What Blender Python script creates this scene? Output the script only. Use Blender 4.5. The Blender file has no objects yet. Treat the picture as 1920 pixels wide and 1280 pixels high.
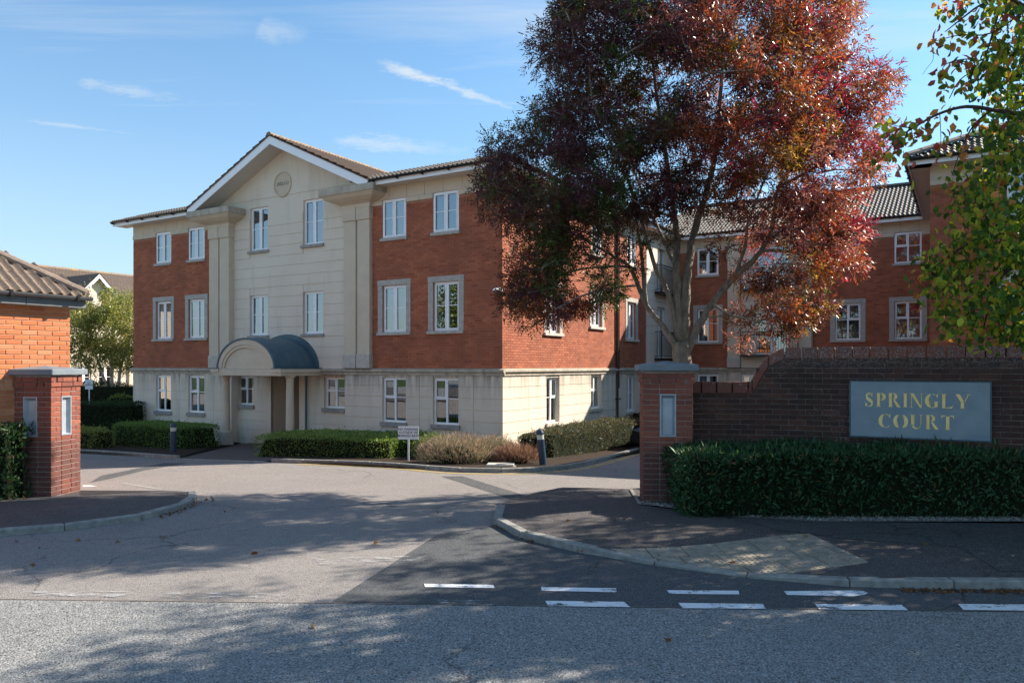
import bpy, bmesh, math, random
import numpy as np
from mathutils import Matrix, Vector
R = math.radians
random.seed(7); rng = np.random.default_rng(7)
SC = bpy.context.scene; COL = SC.collection

# ------------------------------------------------------------------ camera
EYE = 2.0; FPX = 1420.0; HX = 960.0; HY = 686.0
cd = bpy.data.cameras.new('camera'); cam = bpy.data.objects.new('camera', cd); COL.objects.link(cam)
cam.location = (0, 0, EYE); cam.rotation_euler = (R(90), 0, 0)
cd.sensor_width = 36; cd.lens = FPX / 1920 * 36; cd.shift_y = (HY - 640) / 1920
cd.clip_end = 2000; cd.clip_start = .1
SC.camera = cam
# ------------------------------------------------------------------ light
SUN_AZ = R(67.0); SUN_EL = R(35.0)          # azimuth from +Y towards +X
world = bpy.data.worlds.new('World'); SC.world = world; world.use_nodes = True
SKY_STR = 0.125; SUN_STR = 4.3
sl = bpy.data.lights.new('sun', 'SUN'); sun = bpy.data.objects.new('sun', sl); COL.objects.link(sun)
sl.energy = SUN_STR; sl.angle = R(0.53); sl.color = (1.0, .90, .77)
sdir = Vector((math.sin(SUN_AZ) * math.cos(SUN_EL), math.cos(SUN_AZ) * math.cos(SUN_EL), math.sin(SUN_EL)))
sun.rotation_euler = sdir.to_track_quat('Z', 'Y').to_euler()
SC.view_settings.view_transform = 'Standard'; SC.view_settings.look = 'None'
SC.view_settings.gamma = 1; SC.view_settings.use_curve_mapping = False
SC.view_settings.exposure = 1.40
SC.cycles.max_bounces = 6; SC.cycles.transparent_max_bounces = 8
SC.cycles.transmission_bounces = 3; SC.cycles.diffuse_bounces = 3; SC.cycles.glossy_bounces = 3

# ------------------------------------------------------------------ node helpers
class NT:
    def __init__(s, tree): s.t = tree
    def n(s, typ, props=None, **ins):
        nd = s.t.nodes.new(typ)
        for k, v in (props or {}).items(): setattr(nd, k, v)
        for k, v in ins.items():
            key = k.replace('_', ' ')
            try: sock = nd.inputs[int(k[1:])] if k[0] == 'i' and k[1:].isdigit() else nd.inputs[key]
            except KeyError: sock = nd.inputs[k]
            s.set(sock, v)
        return nd
    def set(s, sock, v):
        if isinstance(v, bpy.types.NodeSocket): s.t.links.new(v, sock)
        elif isinstance(v, bpy.types.Node): s.t.links.new(v.outputs[0], sock)
        else:
            if sock.type == 'RGBA' and len(v) == 3: v = (*v, 1)
            sock.default_value = v
    def math(s, op, a, b=0.0, c=0.0, clamp=False):
        return s.n('ShaderNodeMath', dict(operation=op, use_clamp=clamp), i0=a, i1=b, i2=c).outputs[0]
    def mix(s, f, a, b, mode='MIX'):
        nd = s.n('ShaderNodeMixRGB', dict(blend_type=mode)); s.set(nd.inputs[0], f); s.set(nd.inputs[1], a); s.set(nd.inputs[2], b)
        return nd.outputs[0]
    def ramp(s, f, stops, interp='LINEAR'):
        nd = s.n('ShaderNodeValToRGB'); s.set(nd.inputs[0], f); cr = nd.color_ramp; cr.interpolation = interp
        while len(cr.elements) > 1: cr.elements.remove(cr.elements[-1])
        for i, (p, c) in enumerate(stops):
            e = cr.elements[0] if i == 0 else cr.elements.new(p)
            e.position = p; c = (c, c, c) if not hasattr(c, '__len__') else c; e.color = (*c, 1)
        return nd.outputs[0]
    def noise(s, scale, detail=4.0, rough=.55, vec=None, dist=0.0, fac=True):
        nd = s.n('ShaderNodeTexNoise', None, Scale=scale, Detail=detail, Roughness=rough, Distortion=dist)
        if vec is not None: s.set(nd.inputs['Vector'], vec)
        return nd.outputs[0 if fac else 1]
    def vor(s, scale, vec=None, feature='F1', out='Distance', rnd=1.0):
        nd = s.n('ShaderNodeTexVoronoi', dict(feature=feature), Scale=scale)
        nd.inputs['Randomness'].default_value = rnd
        if vec is not None: s.set(nd.inputs['Vector'], vec)
        return nd.outputs[out]
    def scl(s, vec, sc):
        return s.n('ShaderNodeVectorMath', dict(operation='MULTIPLY'), i0=vec, i1=sc).outputs[0]
MATS = {}
def material(name, fn):
    m = bpy.data.materials.new(name); m.use_nodes = True; t = m.node_tree
    for nd in list(t.nodes): t.nodes.remove(nd)
    n = NT(t); out = n.n('ShaderNodeOutputMaterial'); sh = fn(n)
    n.set(out.inputs['Surface'], sh); MATS[name] = m
    return m
def pbsdf(n, col, rough=.7, spec=.4, bump=None, bs=.3, bd=.01, metal=0.0, **kw):
    b = n.n('ShaderNodeBsdfPrincipled')
    n.set(b.inputs['Base Color'], col); n.set(b.inputs['Roughness'], rough)
    n.set(b.inputs['Specular IOR Level'], spec); n.set(b.inputs['Metallic'], metal)
    for k, v in kw.items(): n.set(b.inputs[k.replace('_', ' ')], v)
    if bump is not None:
        bn = n.n('ShaderNodeBump', None, Strength=bs, Distance=bd, Height=bump); n.set(b.inputs['Normal'], bn.outputs[0])
    return b.outputs[0]
def wpos(n): return n.n('ShaderNodeNewGeometry').outputs['Position']
def opos(n): return n.n('ShaderNodeTexCoord').outputs['Object']
def zof(n, v): return n.n('ShaderNodeSeparateXYZ', None, Vector=v).outputs['Z']
def rnd(n):
    a = n.n('ShaderNodeObjectInfo').outputs['Random']; b = n.n('ShaderNodeNewGeometry').outputs['Random Per Island']
    return n.math('FRACT', n.math('ADD', a, b))

def plain(name, col, rough=.6, spec=.4, var=.12, scale=6.0, metal=0.0, bump=0.0):
    def f(n):
        p = wpos(n); ns = n.noise(scale, 5, .6, p)
        c = n.mix(n.ramp(ns, [(.3, 0.), (.7, 1.)]), [x * (1 - var) for x in col], [min(1, x * (1 + var)) for x in col])
        return pbsdf(n, c, rough, spec, n.noise(scale * 12, 4, .6, p) if bump else None, bump, .004, metal)
    return material(name, f)

def brickmat(name, cols, dirt=(.08, .05, .045), dirt_amt=.0, lichen=0.0, low=0.0, rough=.85, lowz=.8):
    def f(n):
        r = rnd(n); p = wpos(n)
        c = n.ramp(r, [(i / max(1, len(cols) - 1), q) for i, q in enumerate(cols)])
        g = n.noise(38, 5, .65, p); c = n.mix(n.ramp(g, [(.35, .0), (.75, .35)]), c, [x * .55 for x in cols[0]])
        b2 = n.noise(1.3, 4, .6, p); c = n.mix(n.math('MULTIPLY', n.ramp(b2, [(.4, 0.), (.65, 1.)]), dirt_amt), c, dirt)
        if low:
            z = zof(n, p); k = n.math('MULTIPLY', n.ramp(z, [(0., 1.), (lowz * .82, .9), (min(1, lowz * 1.05), 0.)]), low)
            k = n.math('MULTIPLY', k, n.ramp(n.noise(3.5, 5, .65, p), [(.3, .45), (.6, 1.)]))
            c = n.mix(k, c, dirt)
        if lichen:
            top = n.math('MULTIPLY', n.ramp(zof(n, n.scl(p, (1, 1, .4))), [(.76, 0.), (.83, 1.)]), n.ramp(n.noise(45, 4, .7, p), [(.50, 0.), (.60, .9)])); c = n.mix(n.math('MULTIPLY', top, lichen), c, (.30, .29, .27))
            v = n.vor(30, n.n('ShaderNodeVectorMath', dict(operation='ADD'), i0=p, i1=n.scl(n.noise(9, 3, .5, p, fac=False), (.12, .12, .12))).outputs[0])
            spot = n.ramp(v, [(.0, 1.), (.16, 1.), (.22, 0.)]); msk = n.ramp(n.noise(2.2, 4, .6, p), [(.5, 0.), (.62, 1.)])
            c = n.mix(n.math('MULTIPLY', n.math('MULTIPLY', spot, msk), lichen), c, (.42, .42, .39))
        return pbsdf(n, c, rough, .25, g, .5, .004)
    return material(name, f)
brickmat('brick_building', [(.31, .096, .052), (.44, .138, .07), (.50, .17, .092), (.38, .115, .062), (.46, .155, .085)], dirt=(.17, .07, .045), dirt_amt=.45)
brickmat('brick_garage', [(.46, .15, .06), (.56, .20, .085), (.50, .165, .07), (.60, .25, .13), (.44, .135, .055)])
brickmat('brick_gate', [(.25, .075, .048), (.32, .10, .06), (.20, .065, .05), (.29, .085, .052)], dirt=(.085, .045, .042), dirt_amt=.35, low=.85, lowz=.95, lichen=.35)
brickmat('brick_dark', [(.075, .036, .029), (.105, .049, .037), (.058, .031, .028), (.13, .058, .042)], dirt=(.035, .026, .022), dirt_amt=.6, lichen=.6)
brickmat('brick_coping', [(.20, .068, .05), (.24, .082, .058), (.17, .06, .048)], dirt=(.10, .07, .06), dirt_amt=.5, lichen=.8)
plain('mortar_warm', (.37, .19, .12), .95, .1, .15, 5)
plain('mortar_garage', (.55, .38, .25), .95, .1, .15, 5)
plain('mortar_gate', (.36, .29, .25), .95, .1, .25, 9)
plain('mortar_dark', (.20, .165, .145), .95, .1, .4, 9)

def f(n):   # cream masonry render with rain streaks below the string course
    p = opos(n); w = wpos(n); z = zof(n, w)
    c = n.mix(n.ramp(n.noise(.9, 5, .6, w), [(.35, 0.), (.7, 1.)]), (.70, .61, .49), (.76, .67, .545))
    st = n.noise(3.0, 5, .65, n.scl(w, (1.6, 1.6, .22))); band = n.ramp(z, [(0., 0.), (.52, 0.), (.88, 1.), (.95, 1.), (1., 0.)])
    # z in metres / 2 : the band sits just below the 1.8 m string
    sv = n.noise(1.1, 6, .7, n.scl(w, (2.2, 2.2, .35))); c = n.mix(n.ramp(sv, [(.52, 0.), (.75, .5)]), c, (.46, .40, .32))
    zz = n.math('MULTIPLY', z, .52); band = n.ramp(zz, [(.35, 0.), (.66, .35), (.90, 1.), (.95, .0)])
    k = n.math('MULTIPLY', band, n.ramp(st, [(.38, 0.), (.66, .85)]))
    c = n.mix(k, c, (.20, .175, .15))
    low = n.ramp(n.math('ADD', zz, .32), [(0., .55), (.28, 0.)]); c = n.mix(n.math('MULTIPLY', low, n.ramp(st, [(.3, .2), (.7, 1.)])), c, (.25, .23, .18))
    return pbsdf(n, c, .88, .2, n.noise(60, 4, .6, w), .25, .003)
material('render', f)
def f(n):
    w = wpos(n); st = n.noise(2.6, 6, .7, n.scl(w, (1.5, 1.5, .6)))
    c = n.mix(n.ramp(st, [(.38, 0.), (.68, 1.)]), (.52, .455, .36), (.30, .265, .22))
    return pbsdf(n, c, .9, .2, n.noise(50, 4, .6, w), .3, .003)
material('string_stone', f)
plain('frieze', (.62, .525, .40), .85, .2, .07, 2)
plain('stone', (.44, .405, .36), .85, .2, .16, 7, bump=.3)
plain('stone_sill', (.33, .31, .285), .85, .2, .22, 7, bump=.3)
plain('stone_light', (.52, .475, .41), .85, .2, .14, 7, bump=.3)
plain('upvc', (.88, .88, .88), .3, .5, .02)
plain('soffit', (.62, .58, .52), .5, .3, .04)
plain('gutter', (.012, .012, .014), .35, .5, .2)
plain('gutter_grey', (.10, .105, .11), .35, .5, .2)
plain('fascia_dark', (.16, .17, .18), .4, .4, .1)
plain('downpipe', (.055, .035, .03), .45, .4, .15)
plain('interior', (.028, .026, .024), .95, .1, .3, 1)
plain('curtain', (.52, .50, .46), .9, .1, .08, 3)
plain('curtain_grey', (.30, .28, .28), .9, .1, .25, 9)
plain('curtain_orange', (.50, .16, .05), .9, .1, .15, 3)
plain('iron', (.008, .008, .009), .4, .5, .2)
plain('door_brown', (.10, .035, .02), .5, .4, .2)
plain('brass', (.5, .33, .1), .35, .5, .2, metal=1.0)
plain('bark_birch', (.50, .47, .42), .85, .2, .35, 9)
plain('soil', (.045, .033, .024), .95, .1, .5, 14, bump=.8)
plain('paving', (.115, .092, .082), .9, .2, .2, 12, bump=.4)
plain('white_paint', (.72, .74, .76), .4, .4, .05, 20)
plain('ink', (.02, .02, .05), .6, .3, .1)
plain('red_print', (.35, .02, .02), .6, .3, .1)
plain('bollard_blue', (.022, .045, .075), .4, .5, .2, 8)
plain('bollard_band', (.55, .6, .52), .3, .5, .05)
plain('tin', (.36, .40, .44), .42, .5, .15, 6, metal=.35)
plain('car_paint', (.012, .013, .016), .18, .6, .05)
plain('car_silver', (.5, .47, .42), .25, .6, .05, metal=.6)
plain('rubber', (.015, .015, .015), .85, .2, .1)
plain('headlamp', (.65, .63, .58), .15, .6, .05)
plain('plate_yellow', (.7, .45, .02), .4, .4, .03)
plain('lamp_white', (.75, .75, .70), .4, .4, .03)
plain('buff_slab', (.28, .245, .195), .88, .25, .28, 9, bump=.5)
plain('concrete', (.27, .26, .235), .9, .25, .3, 10, bump=.6)
plain('kerb_stone', (.25, .245, .225), .88, .25, .32, 9, bump=.6)
plain('ground_grass', (.05, .075, .025), .95, .1, .4, 3, bump=.8)

def f(n):
    w = wpos(n); a = n.ramp(n.noise(3, 6, .7, w), [(.35, 0.), (.7, 1.)])
    c = n.mix(a, (.135, .165, .19), (.20, .225, .25))
    return pbsdf(n, c, .62, .4, n.noise(18, 5, .6, w), .3, .004)
material('cap_slate', f)
def f(n):
    w = wpos(n); c = n.mix(n.ramp(n.noise(4, 6, .65, n.scl(w, (1, 1, .4))), [(.3, 0.), (.7, 1.)]), (.040, .085, .115), (.075, .135, .165))
    return pbsdf(n, c, .5, .45, n.noise(9, 5, .6, w), .2, .004)
material('lead_blue', f)
def f(n):
    o = opos(n); a = n.noise(4.5, 5, .6, o); edge = n.noise(2., 4, .6, n.scl(o, (.5, 1, 3.)))
    c = n.mix(n.ramp(a, [(.3, 0.), (.7, 1.)]), (.20, .26, .295), (.26, .32, .355))
    c = n.mix(n.ramp(edge, [(.55, 0.), (.7, .6)]), c, (.13, .20, .28))
    return pbsdf(n, c, .55, .4, n.noise(60, 3, .6, o), .1, .002)
material('sign_slate', f)
def f(n):
    o = opos(n); a = n.noise(14, 4, .6, n.scl(o, (3, 1, .6)))
    c = n.mix(n.ramp(a, [(.35, 0.), (.65, 1.)]), (.95, .62, .18), (1.0, .80, .36))
    return pbsdf(n, c, .5, .5, None)
material('gold_leaf', f)
def tilemat(name, cols, moss=.3, mosscol=(.30, .20, .05)):
    def f(n):
        r = rnd(n); w = wpos(n)
        c = n.mix(n.noise(7, 5, .7, w), cols[0], cols[1]); c = n.mix(n.ramp(n.noise(26, 4, .7, w), [(.5, 0.), (.75, .6)]), c, cols[2])
        c = n.mix(n.math('MULTIPLY', n.ramp(n.noise(2.2, 5, .7, w), [(.52, 0.), (.7, 1.)]), moss), c, mosscol)
        c = n.mix(n.math('MULTIPLY', r, .25), c, cols[1])
        return pbsdf(n, c, .75, .35, n.noise(40, 4, .6, w), .4, .004)
    return material(name, f)
tilemat('tile_brown', [(.115, .08, .062), (.17, .115, .085), (.25, .20, .155)], .25)
tilemat('tile_dark', [(.075, .064, .056), (.115, .098, .084), (.24, .22, .19)], .12, (.2, .17, .08))
tilemat('tile_ridge', [(.16, .12, .09), (.26, .19, .13), (.36, .30, .22)], .75, (.50, .26, .04))
tilemat('tile_mossy', [(.16, .12, .10), (.22, .16, .12), (.38, .30, .22)], .5, (.36, .30, .20))
def f(n):   # double glazing: clear, reflecting the sky and the surroundings
    fr = n.n('ShaderNodeFresnel', None, IOR=1.95).outputs[0]
    g = n.n('ShaderNodeBsdfGlossy', None, Color=(.95, .97, 1.), Roughness=.0)
    bmp = n.n('ShaderNodeBump', None, Strength=.03, Distance=.01, Height=n.noise(1.1, 1, .4, wpos(n))); n.set(g.inputs['Normal'], bmp.outputs[0])
    t = n.n('ShaderNodeBsdfTransparent', None, Color=(.52, .56, .56))
    m = n.n('ShaderNodeMixShader'); n.set(m.inputs[0], n.math('MULTIPLY', fr, 2.4, clamp=True)); n.set(m.inputs[1], t.outputs[0]); n.set(m.inputs[2], g.outputs[0])
    return m.outputs[0]
material('glass', f)

def asphalt(name, base, chip, gap, scale, patch=.25, rough=.85, chipmix=.75, dirtcol=None, bumpd=.006):
    def f(n):
        w = wpos(n); v = n.n('ShaderNodeTexVoronoi', None, Scale=scale, Vector=w)
        cellc = n.n('ShaderNodeSeparateColor', None, Color=v.outputs['Color'])
        stone = n.mix(cellc.outputs[0], base, chip); d = v.outputs['Distance']
        c = n.mix(n.ramp(d, [(.30, 0.), (.62, 1.)]), stone, gap)
        c = n.mix(n.ramp(cellc.outputs[1], [(.80, 0.), (.92, chipmix)]), c, [min(1, x * 1.7) for x in chip])
        c = n.mix(n.ramp(cellc.outputs[2], [(.86, 0.), (.9, .85)]), c, [x * .3 for x in gap])
        big = n.noise(.55, 6, .62, w); c = n.mix(n.math('MULTIPLY', n.ramp(big, [(.38, 0.), (.66, 1.)]), patch), c, dirtcol or [x * .5 for x in base])
        sm = n.noise(7, 4, .6, w); c = n.mix(n.ramp(sm, [(.5, 0.), (.8, patch * .8)]), c, [min(1, x * 1.25) for x in chip])
        wv = n.n('ShaderNodeVectorMath', dict(operation='ADD'), i0=w, i1=n.scl(n.noise(1.3, 5, .65, w, fac=False), (.9, .9, .9))).outputs[0]
        ce = n.vor(.42, wv, 'DISTANCE_TO_EDGE'); ck = n.math('MULTIPLY', n.ramp(ce, [(.0, 1.), (.0045, .6), (.009, 0.)]), n.ramp(n.noise(.35, 3, .5, w), [(.50, 0.), (.56, .8)]))
        c = n.mix(ck, c, [x * .35 for x in gap])
        oil = n.ramp(n.noise(.9, 3, .6, n.scl(w, (1., 1., 1.))), [(.64, 0.), (.74, .45)]); c = n.mix(oil, c, [x * .6 for x in base])
        h = n.math('SUBTRACT', n.math('MULTIPLY', cellc.outputs[1], .5), d)
        return pbsdf(n, c, rough, .35, h, .7, bumpd)
    return material(name, f)
asphalt('asphalt_road', (.25, .25, .243), (.34, .34, .33), (.15, .15, .148), 75, .16, chipmix=.4)
asphalt('asphalt_drive', (.27, .245, .23), (.34, .31, .29), (.19, .172, .16), 120, .2, chipmix=.3)
asphalt('asphalt_new', (.10, .105, .112), (.145, .15, .155), (.06, .064, .068), 120, .2, chipmix=.3)
asphalt('asphalt_strip', (.095, .098, .10), (.15, .15, .148), (.045, .046, .048), 110, .2)
asphalt('tarmac_red', (.092, .082, .082), (.15, .136, .134), (.052, .046, .046), 130, .35)
asphalt('tarmac_grey', (.075, .075, .076), (.135, .135, .132), (.035, .035, .036), 130, .3)
asphalt('gravel_mat', (.20, .19, .17), (.34, .33, .31), (.09, .08, .07), 70, .2, bumpd=.004)
def paintmat(name, col, lo=.42, hi=.52, sc=16):
    def f(n):
        w = wpos(n); b = pbsdf(n, col, .6, .4, n.noise(90, 3, .6, w), .3, .003)
        t = n.n('ShaderNodeBsdfTransparent').outputs[0]
        a = n.noise(sc, 8, .75, n.scl(w, (.5, 1, 1))); b2 = n.noise(sc * 8, 3, .7, w)
        k = n.ramp(n.math('ADD', a, n.math('MULTIPLY', n.math('SUBTRACT', b2, .5), .35)), [(lo, 0.), (hi, 1.)])
        m = n.n('ShaderNodeMixShader'); n.set(m.inputs[0], k); n.set(m.inputs[1], t); n.set(m.inputs[2], b)
        return m.outputs[0]
    return material(name, f)
paintmat('line_white', (.72, .74, .76), .39, .48, 7)
paintmat('line_worn', (.44, .44, .44), .50, .66, 9)
paintmat('line_yellow', (.58, .44, .17), .34, .50, 9)

def leafmat(name, trans=.45, rough=.45, sat=1.0):
    def f(n):
        a = n.n('ShaderNodeAttribute', dict(attribute_name='Col')).outputs['Color']
        d = pbsdf(n, a, rough, .35)
        tc = n.mix(.55, a, n.mix(1.0, a, (2.2, 1.9, 1.2), 'MULTIPLY'))
        t = n.n('ShaderNodeBsdfTranslucent', None, Color=tc).outputs[0]
        m = n.n('ShaderNodeMixShader'); n.set(m.inputs[0], trans); n.set(m.inputs[1], d); n.set(m.inputs[2], t)
        return m.outputs[0]
    return material(name, f)
leafmat('leaf', .42, .36); leafmat('leaf_broad', .58, .4); leafmat('leaf_waxy', .28, .5); leafmat('leaf_dry', .35, .8)
def f(n):
    w = wpos(n); a = n.noise(14, 6, .7, n.scl(w, (1, 1, .35)))
    c = n.mix(n.ramp(a, [(.3, 0.), (.7, 1.)]), (.10, .082, .065), (.36, .31, .25))
    c = n.mix(n.ramp(n.noise(3, 3, .5, w), [(.55, 0.), (.75, .5)]), c, (.12, .12, .07))
    return pbsdf(n, c, .85, .25, a, .6, .01)
material('bark', f)
plain('twig_dark', (.055, .038, .03), .85, .2, .3, 20)
plain('hedge_core', (.012, .016, .008), .95, .1, .4, 8)  # near-black colour standing in for the shade inside hedges and shrubs
M = MATS

# ------------------------------------------------------------------ world: sky, thin cirrus, one contrail
wt = world.node_tree
for nd in list(wt.nodes): wt.nodes.remove(nd)
n = NT(wt)
sky = n.n('ShaderNodeTexSky', dict(sky_type='NISHITA', sun_disc=False, sun_elevation=SUN_EL, sun_rotation=SUN_AZ, altitude=50., air_density=1.0, dust_density=.55, ozone_density=2.0))
gen = n.n('ShaderNodeTexCoord').outputs['Generated']
sp = n.n('ShaderNodeSeparateXYZ', None, Vector=gen)
zc = n.math('MAXIMUM', sp.outputs['Z'], .04)
px = n.math('DIVIDE', sp.outputs['X'], zc); py = n.math('DIVIDE', sp.outputs['Y'], zc)   # a flat layer high above
lay = n.n('ShaderNodeCombineXYZ', None, X=px, Y=py).outputs[0]
rot = n.n('ShaderNodeMapping'); n.set(rot.inputs['Vector'], lay); rot.inputs['Rotation'].default_value = (0, 0, R(28)); rot.inputs['Scale'].default_value = (.28, 1.5, 1)
c1 = n.noise(1.1, 8, .66, rot.outputs[0], .6); c2 = n.noise(.45, 3, .5, lay)
cm = n.math('MULTIPLY', n.ramp(c1, [(.40, 0.), (.76, .75)]), n.ramp(c2, [(.36, .2), (.58, 1.)]))
hz = n.ramp(sp.outputs['Z'], [(.0, .8), (.08, .58), (.28, .22), (.5, .04)])
# contrail: a long thin line in the layer
ca, sa = math.cos(R(-34)), math.sin(R(-34))
u = n.math('ADD', n.math('MULTIPLY', px, ca), n.math('MULTIPLY', py, sa))
CON = []
cloud = n.math('MAXIMUM', cm, hz)
def trail(x0, y0, x1, y1, w0, w1, amt):
    def lp(x, y):
        v = ((x - HX) / FPX, 1.0, (HY - y) / FPX); return (v[0] / v[2], v[1] / v[2])
    a, b = lp(x0, y0), lp(x1, y1); L = math.hypot(b[0] - a[0], b[1] - a[1]); dx, dy = (b[0] - a[0]) / L, (b[1] - a[1]) / L
    rx = n.math('SUBTRACT', px, a[0]); ry = n.math('SUBTRACT', py, a[1])
    s = n.math('DIVIDE', n.math('ADD', n.math('MULTIPLY', rx, dx), n.math('MULTIPLY', ry, dy)), L)
    d = n.math('ABSOLUTE', n.math('SUBTRACT', n.math('MULTIPLY', rx, dy), n.math('MULTIPLY', ry, dx)))
    nz = n.noise(9, 7, .75, lay); d = n.math('ADD', d, n.math('MULTIPLY', n.math('SUBTRACT', nz, .5), w0 * 2.6))
    wd = n.math('ADD', w0, n.math('MULTIPLY', s, w1 - w0))
    k = n.math('SUBTRACT', 1.0, n.math('DIVIDE', n.math('MAXIMUM', d, 0.), wd), clamp=True)
    e = n.ramp(s, [(.0, 0.), (.14, .9), (.35, 1.), (.8, .5), (1., 0.)])
    return n.math('MULTIPLY', n.math('MULTIPLY', k, e), amt)
cloud = n.math('MAXIMUM', cloud, trail(690, 108, 1010, 222, .075, .03, .85))
cloud = n.math('MAXIMUM', cloud, trail(470, 50, 600, 75, .16, .2, .4))
cloud = n.math('MAXIMUM', cloud, trail(120, 150, 420, 200, .12, .12, .5))
cloud = n.math('MAXIMUM', cloud, trail(20, 222, 330, 262, .07, .07, .5))
cloud = n.math('MAXIMUM', cloud, trail(600, 260, 930, 290, .20, .3, .6))
skyc = n.mix(1.0, sky.outputs[0], (.345, .585, .68), 'MULTIPLY')
colr = n.mix(cloud, skyc, (2.5, 2.72, 2.83))
bg = n.n('ShaderNodeBackground', None, Color=colr, Strength=SKY_STR)
wo = n.n('ShaderNodeOutputWorld', None, Surface=bg.outputs[0])

# ------------------------------------------------------------------ geometry helpers
def gz(Y): return -.043 * min(max(Y - 10.5, 0), 15.5)
def G(px_, py_):      # a point of the ground seen at a place in the photograph
    z = 0.0
    for _ in range(40):
        Y = (EYE - z) * FPX / (py_ - HY); z = .5 * z + .5 * gz(Y)
    return ((px_ - HX) / FPX * Y, Y)
def P3(px_, py_, Y): return Vector(((px_ - HX) / FPX * Y, Y, EYE + (HY - py_) / FPX * Y))

def tag(o, label=None, cat=None, group=None, kind=None):
    if label: o['label'] = label
    if cat: o['category'] = cat
    if group: o['group'] = group
    if kind: o['kind'] = kind
    return o
def link(name, me, mat=None, parent=None, loc=(0, 0, 0), rot=0.0, kind=None):
    o = bpy.data.objects.new(name, me); COL.objects.link(o)
    if mat and not me.materials: me.materials.append(M[mat] if isinstance(mat, str) else mat)
    o.parent = parent; o.location = loc
    o.rotation_euler = rot if hasattr(rot, '__len__') else (0, 0, rot)
    if kind: o['kind'] = kind
    return o
def empty(name, loc, rot=0.0, label=None, cat=None, group=None, parent=None):
    o = bpy.data.objects.new(name, None); COL.objects.link(o); o.location = loc; o.rotation_euler = (0, 0, rot)
    o.empty_display_size = .2; o.parent = parent
    return tag(o, label, cat, group)
class MB:
    def __init__(s): s.v = []; s.f = []
    def add(s, vs, fs):
        k = len(s.v); s.v += [tuple(p) for p in vs]; s.f += [tuple(i + k for i in q) for q in fs]; return s
    def box(s, x0, y0, z0, x1, y1, z1):
        return s.add([(x0, y0, z0), (x1, y0, z0), (x1, y1, z0), (x0, y1, z0), (x0, y0, z1), (x1, y0, z1), (x1, y1, z1), (x0, y1, z1)],
                     [(0, 3, 2, 1), (4, 5, 6, 7), (0, 1, 5, 4), (1, 2, 6, 5), (2, 3, 7, 6), (3, 0, 4, 7)])
    def prism(s, pts, z0, z1):          # pts CCW in xy
        m = len(pts); zs = z0 if hasattr(z0, '__len__') else [z0] * m; zt = z1 if hasattr(z1, '__len__') else [z1] * m
        return s.add([(p[0], p[1], a) for p, a in zip(pts, zs)] + [(p[0], p[1], a) for p, a in zip(pts, zt)],
                     [tuple(reversed(range(m))), tuple(range(m, 2 * m))] + [(i, (i + 1) % m, m + (i + 1) % m, m + i) for i in range(m)])
    def extr_y(s, pts, y0, y1):         # pts in xz, extruded along y
        m = len(pts)
        return s.add([(p[0], y0, p[1]) for p in pts] + [(p[0], y1, p[1]) for p in pts],
                     [tuple(range(m)), tuple(reversed(range(m, 2 * m)))] + [(i, m + i, m + (i + 1) % m, (i + 1) % m) for i in range(m)])
    def extr_x(s, pts, x0, x1):         # pts in yz
        m = len(pts)
        return s.add([(x0, p[0], p[1]) for p in pts] + [(x1, p[0], p[1]) for p in pts],
                     [tuple(reversed(range(m))), tuple(range(m, 2 * m))] + [(i, (i + 1) % m, m + (i + 1) % m, m + i) for i in range(m)])
    def lathe(s, prof, cx=0, cy=0, seg=16, cap=True):
        m = len(prof); vs = []; fs = []
        for i in range(seg):
            a = 2 * math.pi * i / seg
            for r, z in prof: vs.append((cx + r * math.cos(a), cy + r * math.sin(a), z))
        for i in range(seg):
            j = (i + 1) % seg
            for k in range(m - 1): fs.append((i * m + k, j * m + k, j * m + k + 1, i * m + k + 1))
        if cap:
            fs.append(tuple(i * m for i in reversed(range(seg)))); fs.append(tuple(i * m + m - 1 for i in range(seg)))
        return s.add(vs, fs)
    def tube(s, pts, rad, seg=6):
        pts = [Vector(p) for p in pts]; n_ = len(pts); rad = rad if hasattr(rad, '__len__') else [rad] * n_
        vs = []; fs = []; ref = Vector((.31, .17, .93)).normalized()
        for i, p in enumerate(pts):
            t = (pts[min(i + 1, n_ - 1)] - pts[max(i - 1, 0)]).normalized()
            a = t.cross(ref); 
            if a.length < .1: a = t.cross(Vector((1, 0, 0)))
            a.normalize(); b = t.cross(a)
            for k in range(seg):
                q = 2 * math.pi * k / seg; vs.append(p + (a * math.cos(q) + b * math.sin(q)) * rad[i])
        for i in range(n_ - 1):
            for k in range(seg):
                k2 = (k + 1) % seg; fs.append((i * seg + k, i * seg + k2, (i + 1) * seg + k2, (i + 1) * seg + k))
        fs.append(tuple(reversed(range(seg)))); fs.append(tuple((n_ - 1) * seg + k for k in range(seg)))
        return s.add(vs, fs)
    def mesh(s, name, mat, smooth=False):
        me = bpy.data.meshes.new(name); me.from_pydata(s.v, [], s.f)
        if mat: me.materials.append(M[mat] if isinstance(mat, str) else mat)
        if smooth: me.polygons.foreach_set('use_smooth', [True] * len(me.polygons))
        me.update(); return me
    def build(s, name, mat, parent=None, loc=(0, 0, 0), rot=0.0, kind=None, smooth=False, bevel=0):
        me = s.mesh(name, mat, smooth)
        if bevel:
            bm = bmesh.new(); bm.from_mesh(me); bmesh.ops.recalc_face_normals(bm, faces=bm.faces)
            bmesh.ops.bevel(bm, geom=[e for e in bm.edges if len(e.link_faces) == 2 and e.calc_face_angle(0) > .6], offset=bevel, segments=1, affect='EDGES', clamp_overlap=True)
            bm.to_mesh(me); bm.free()
        return link(name, me, None, parent, loc, rot, kind)
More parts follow.
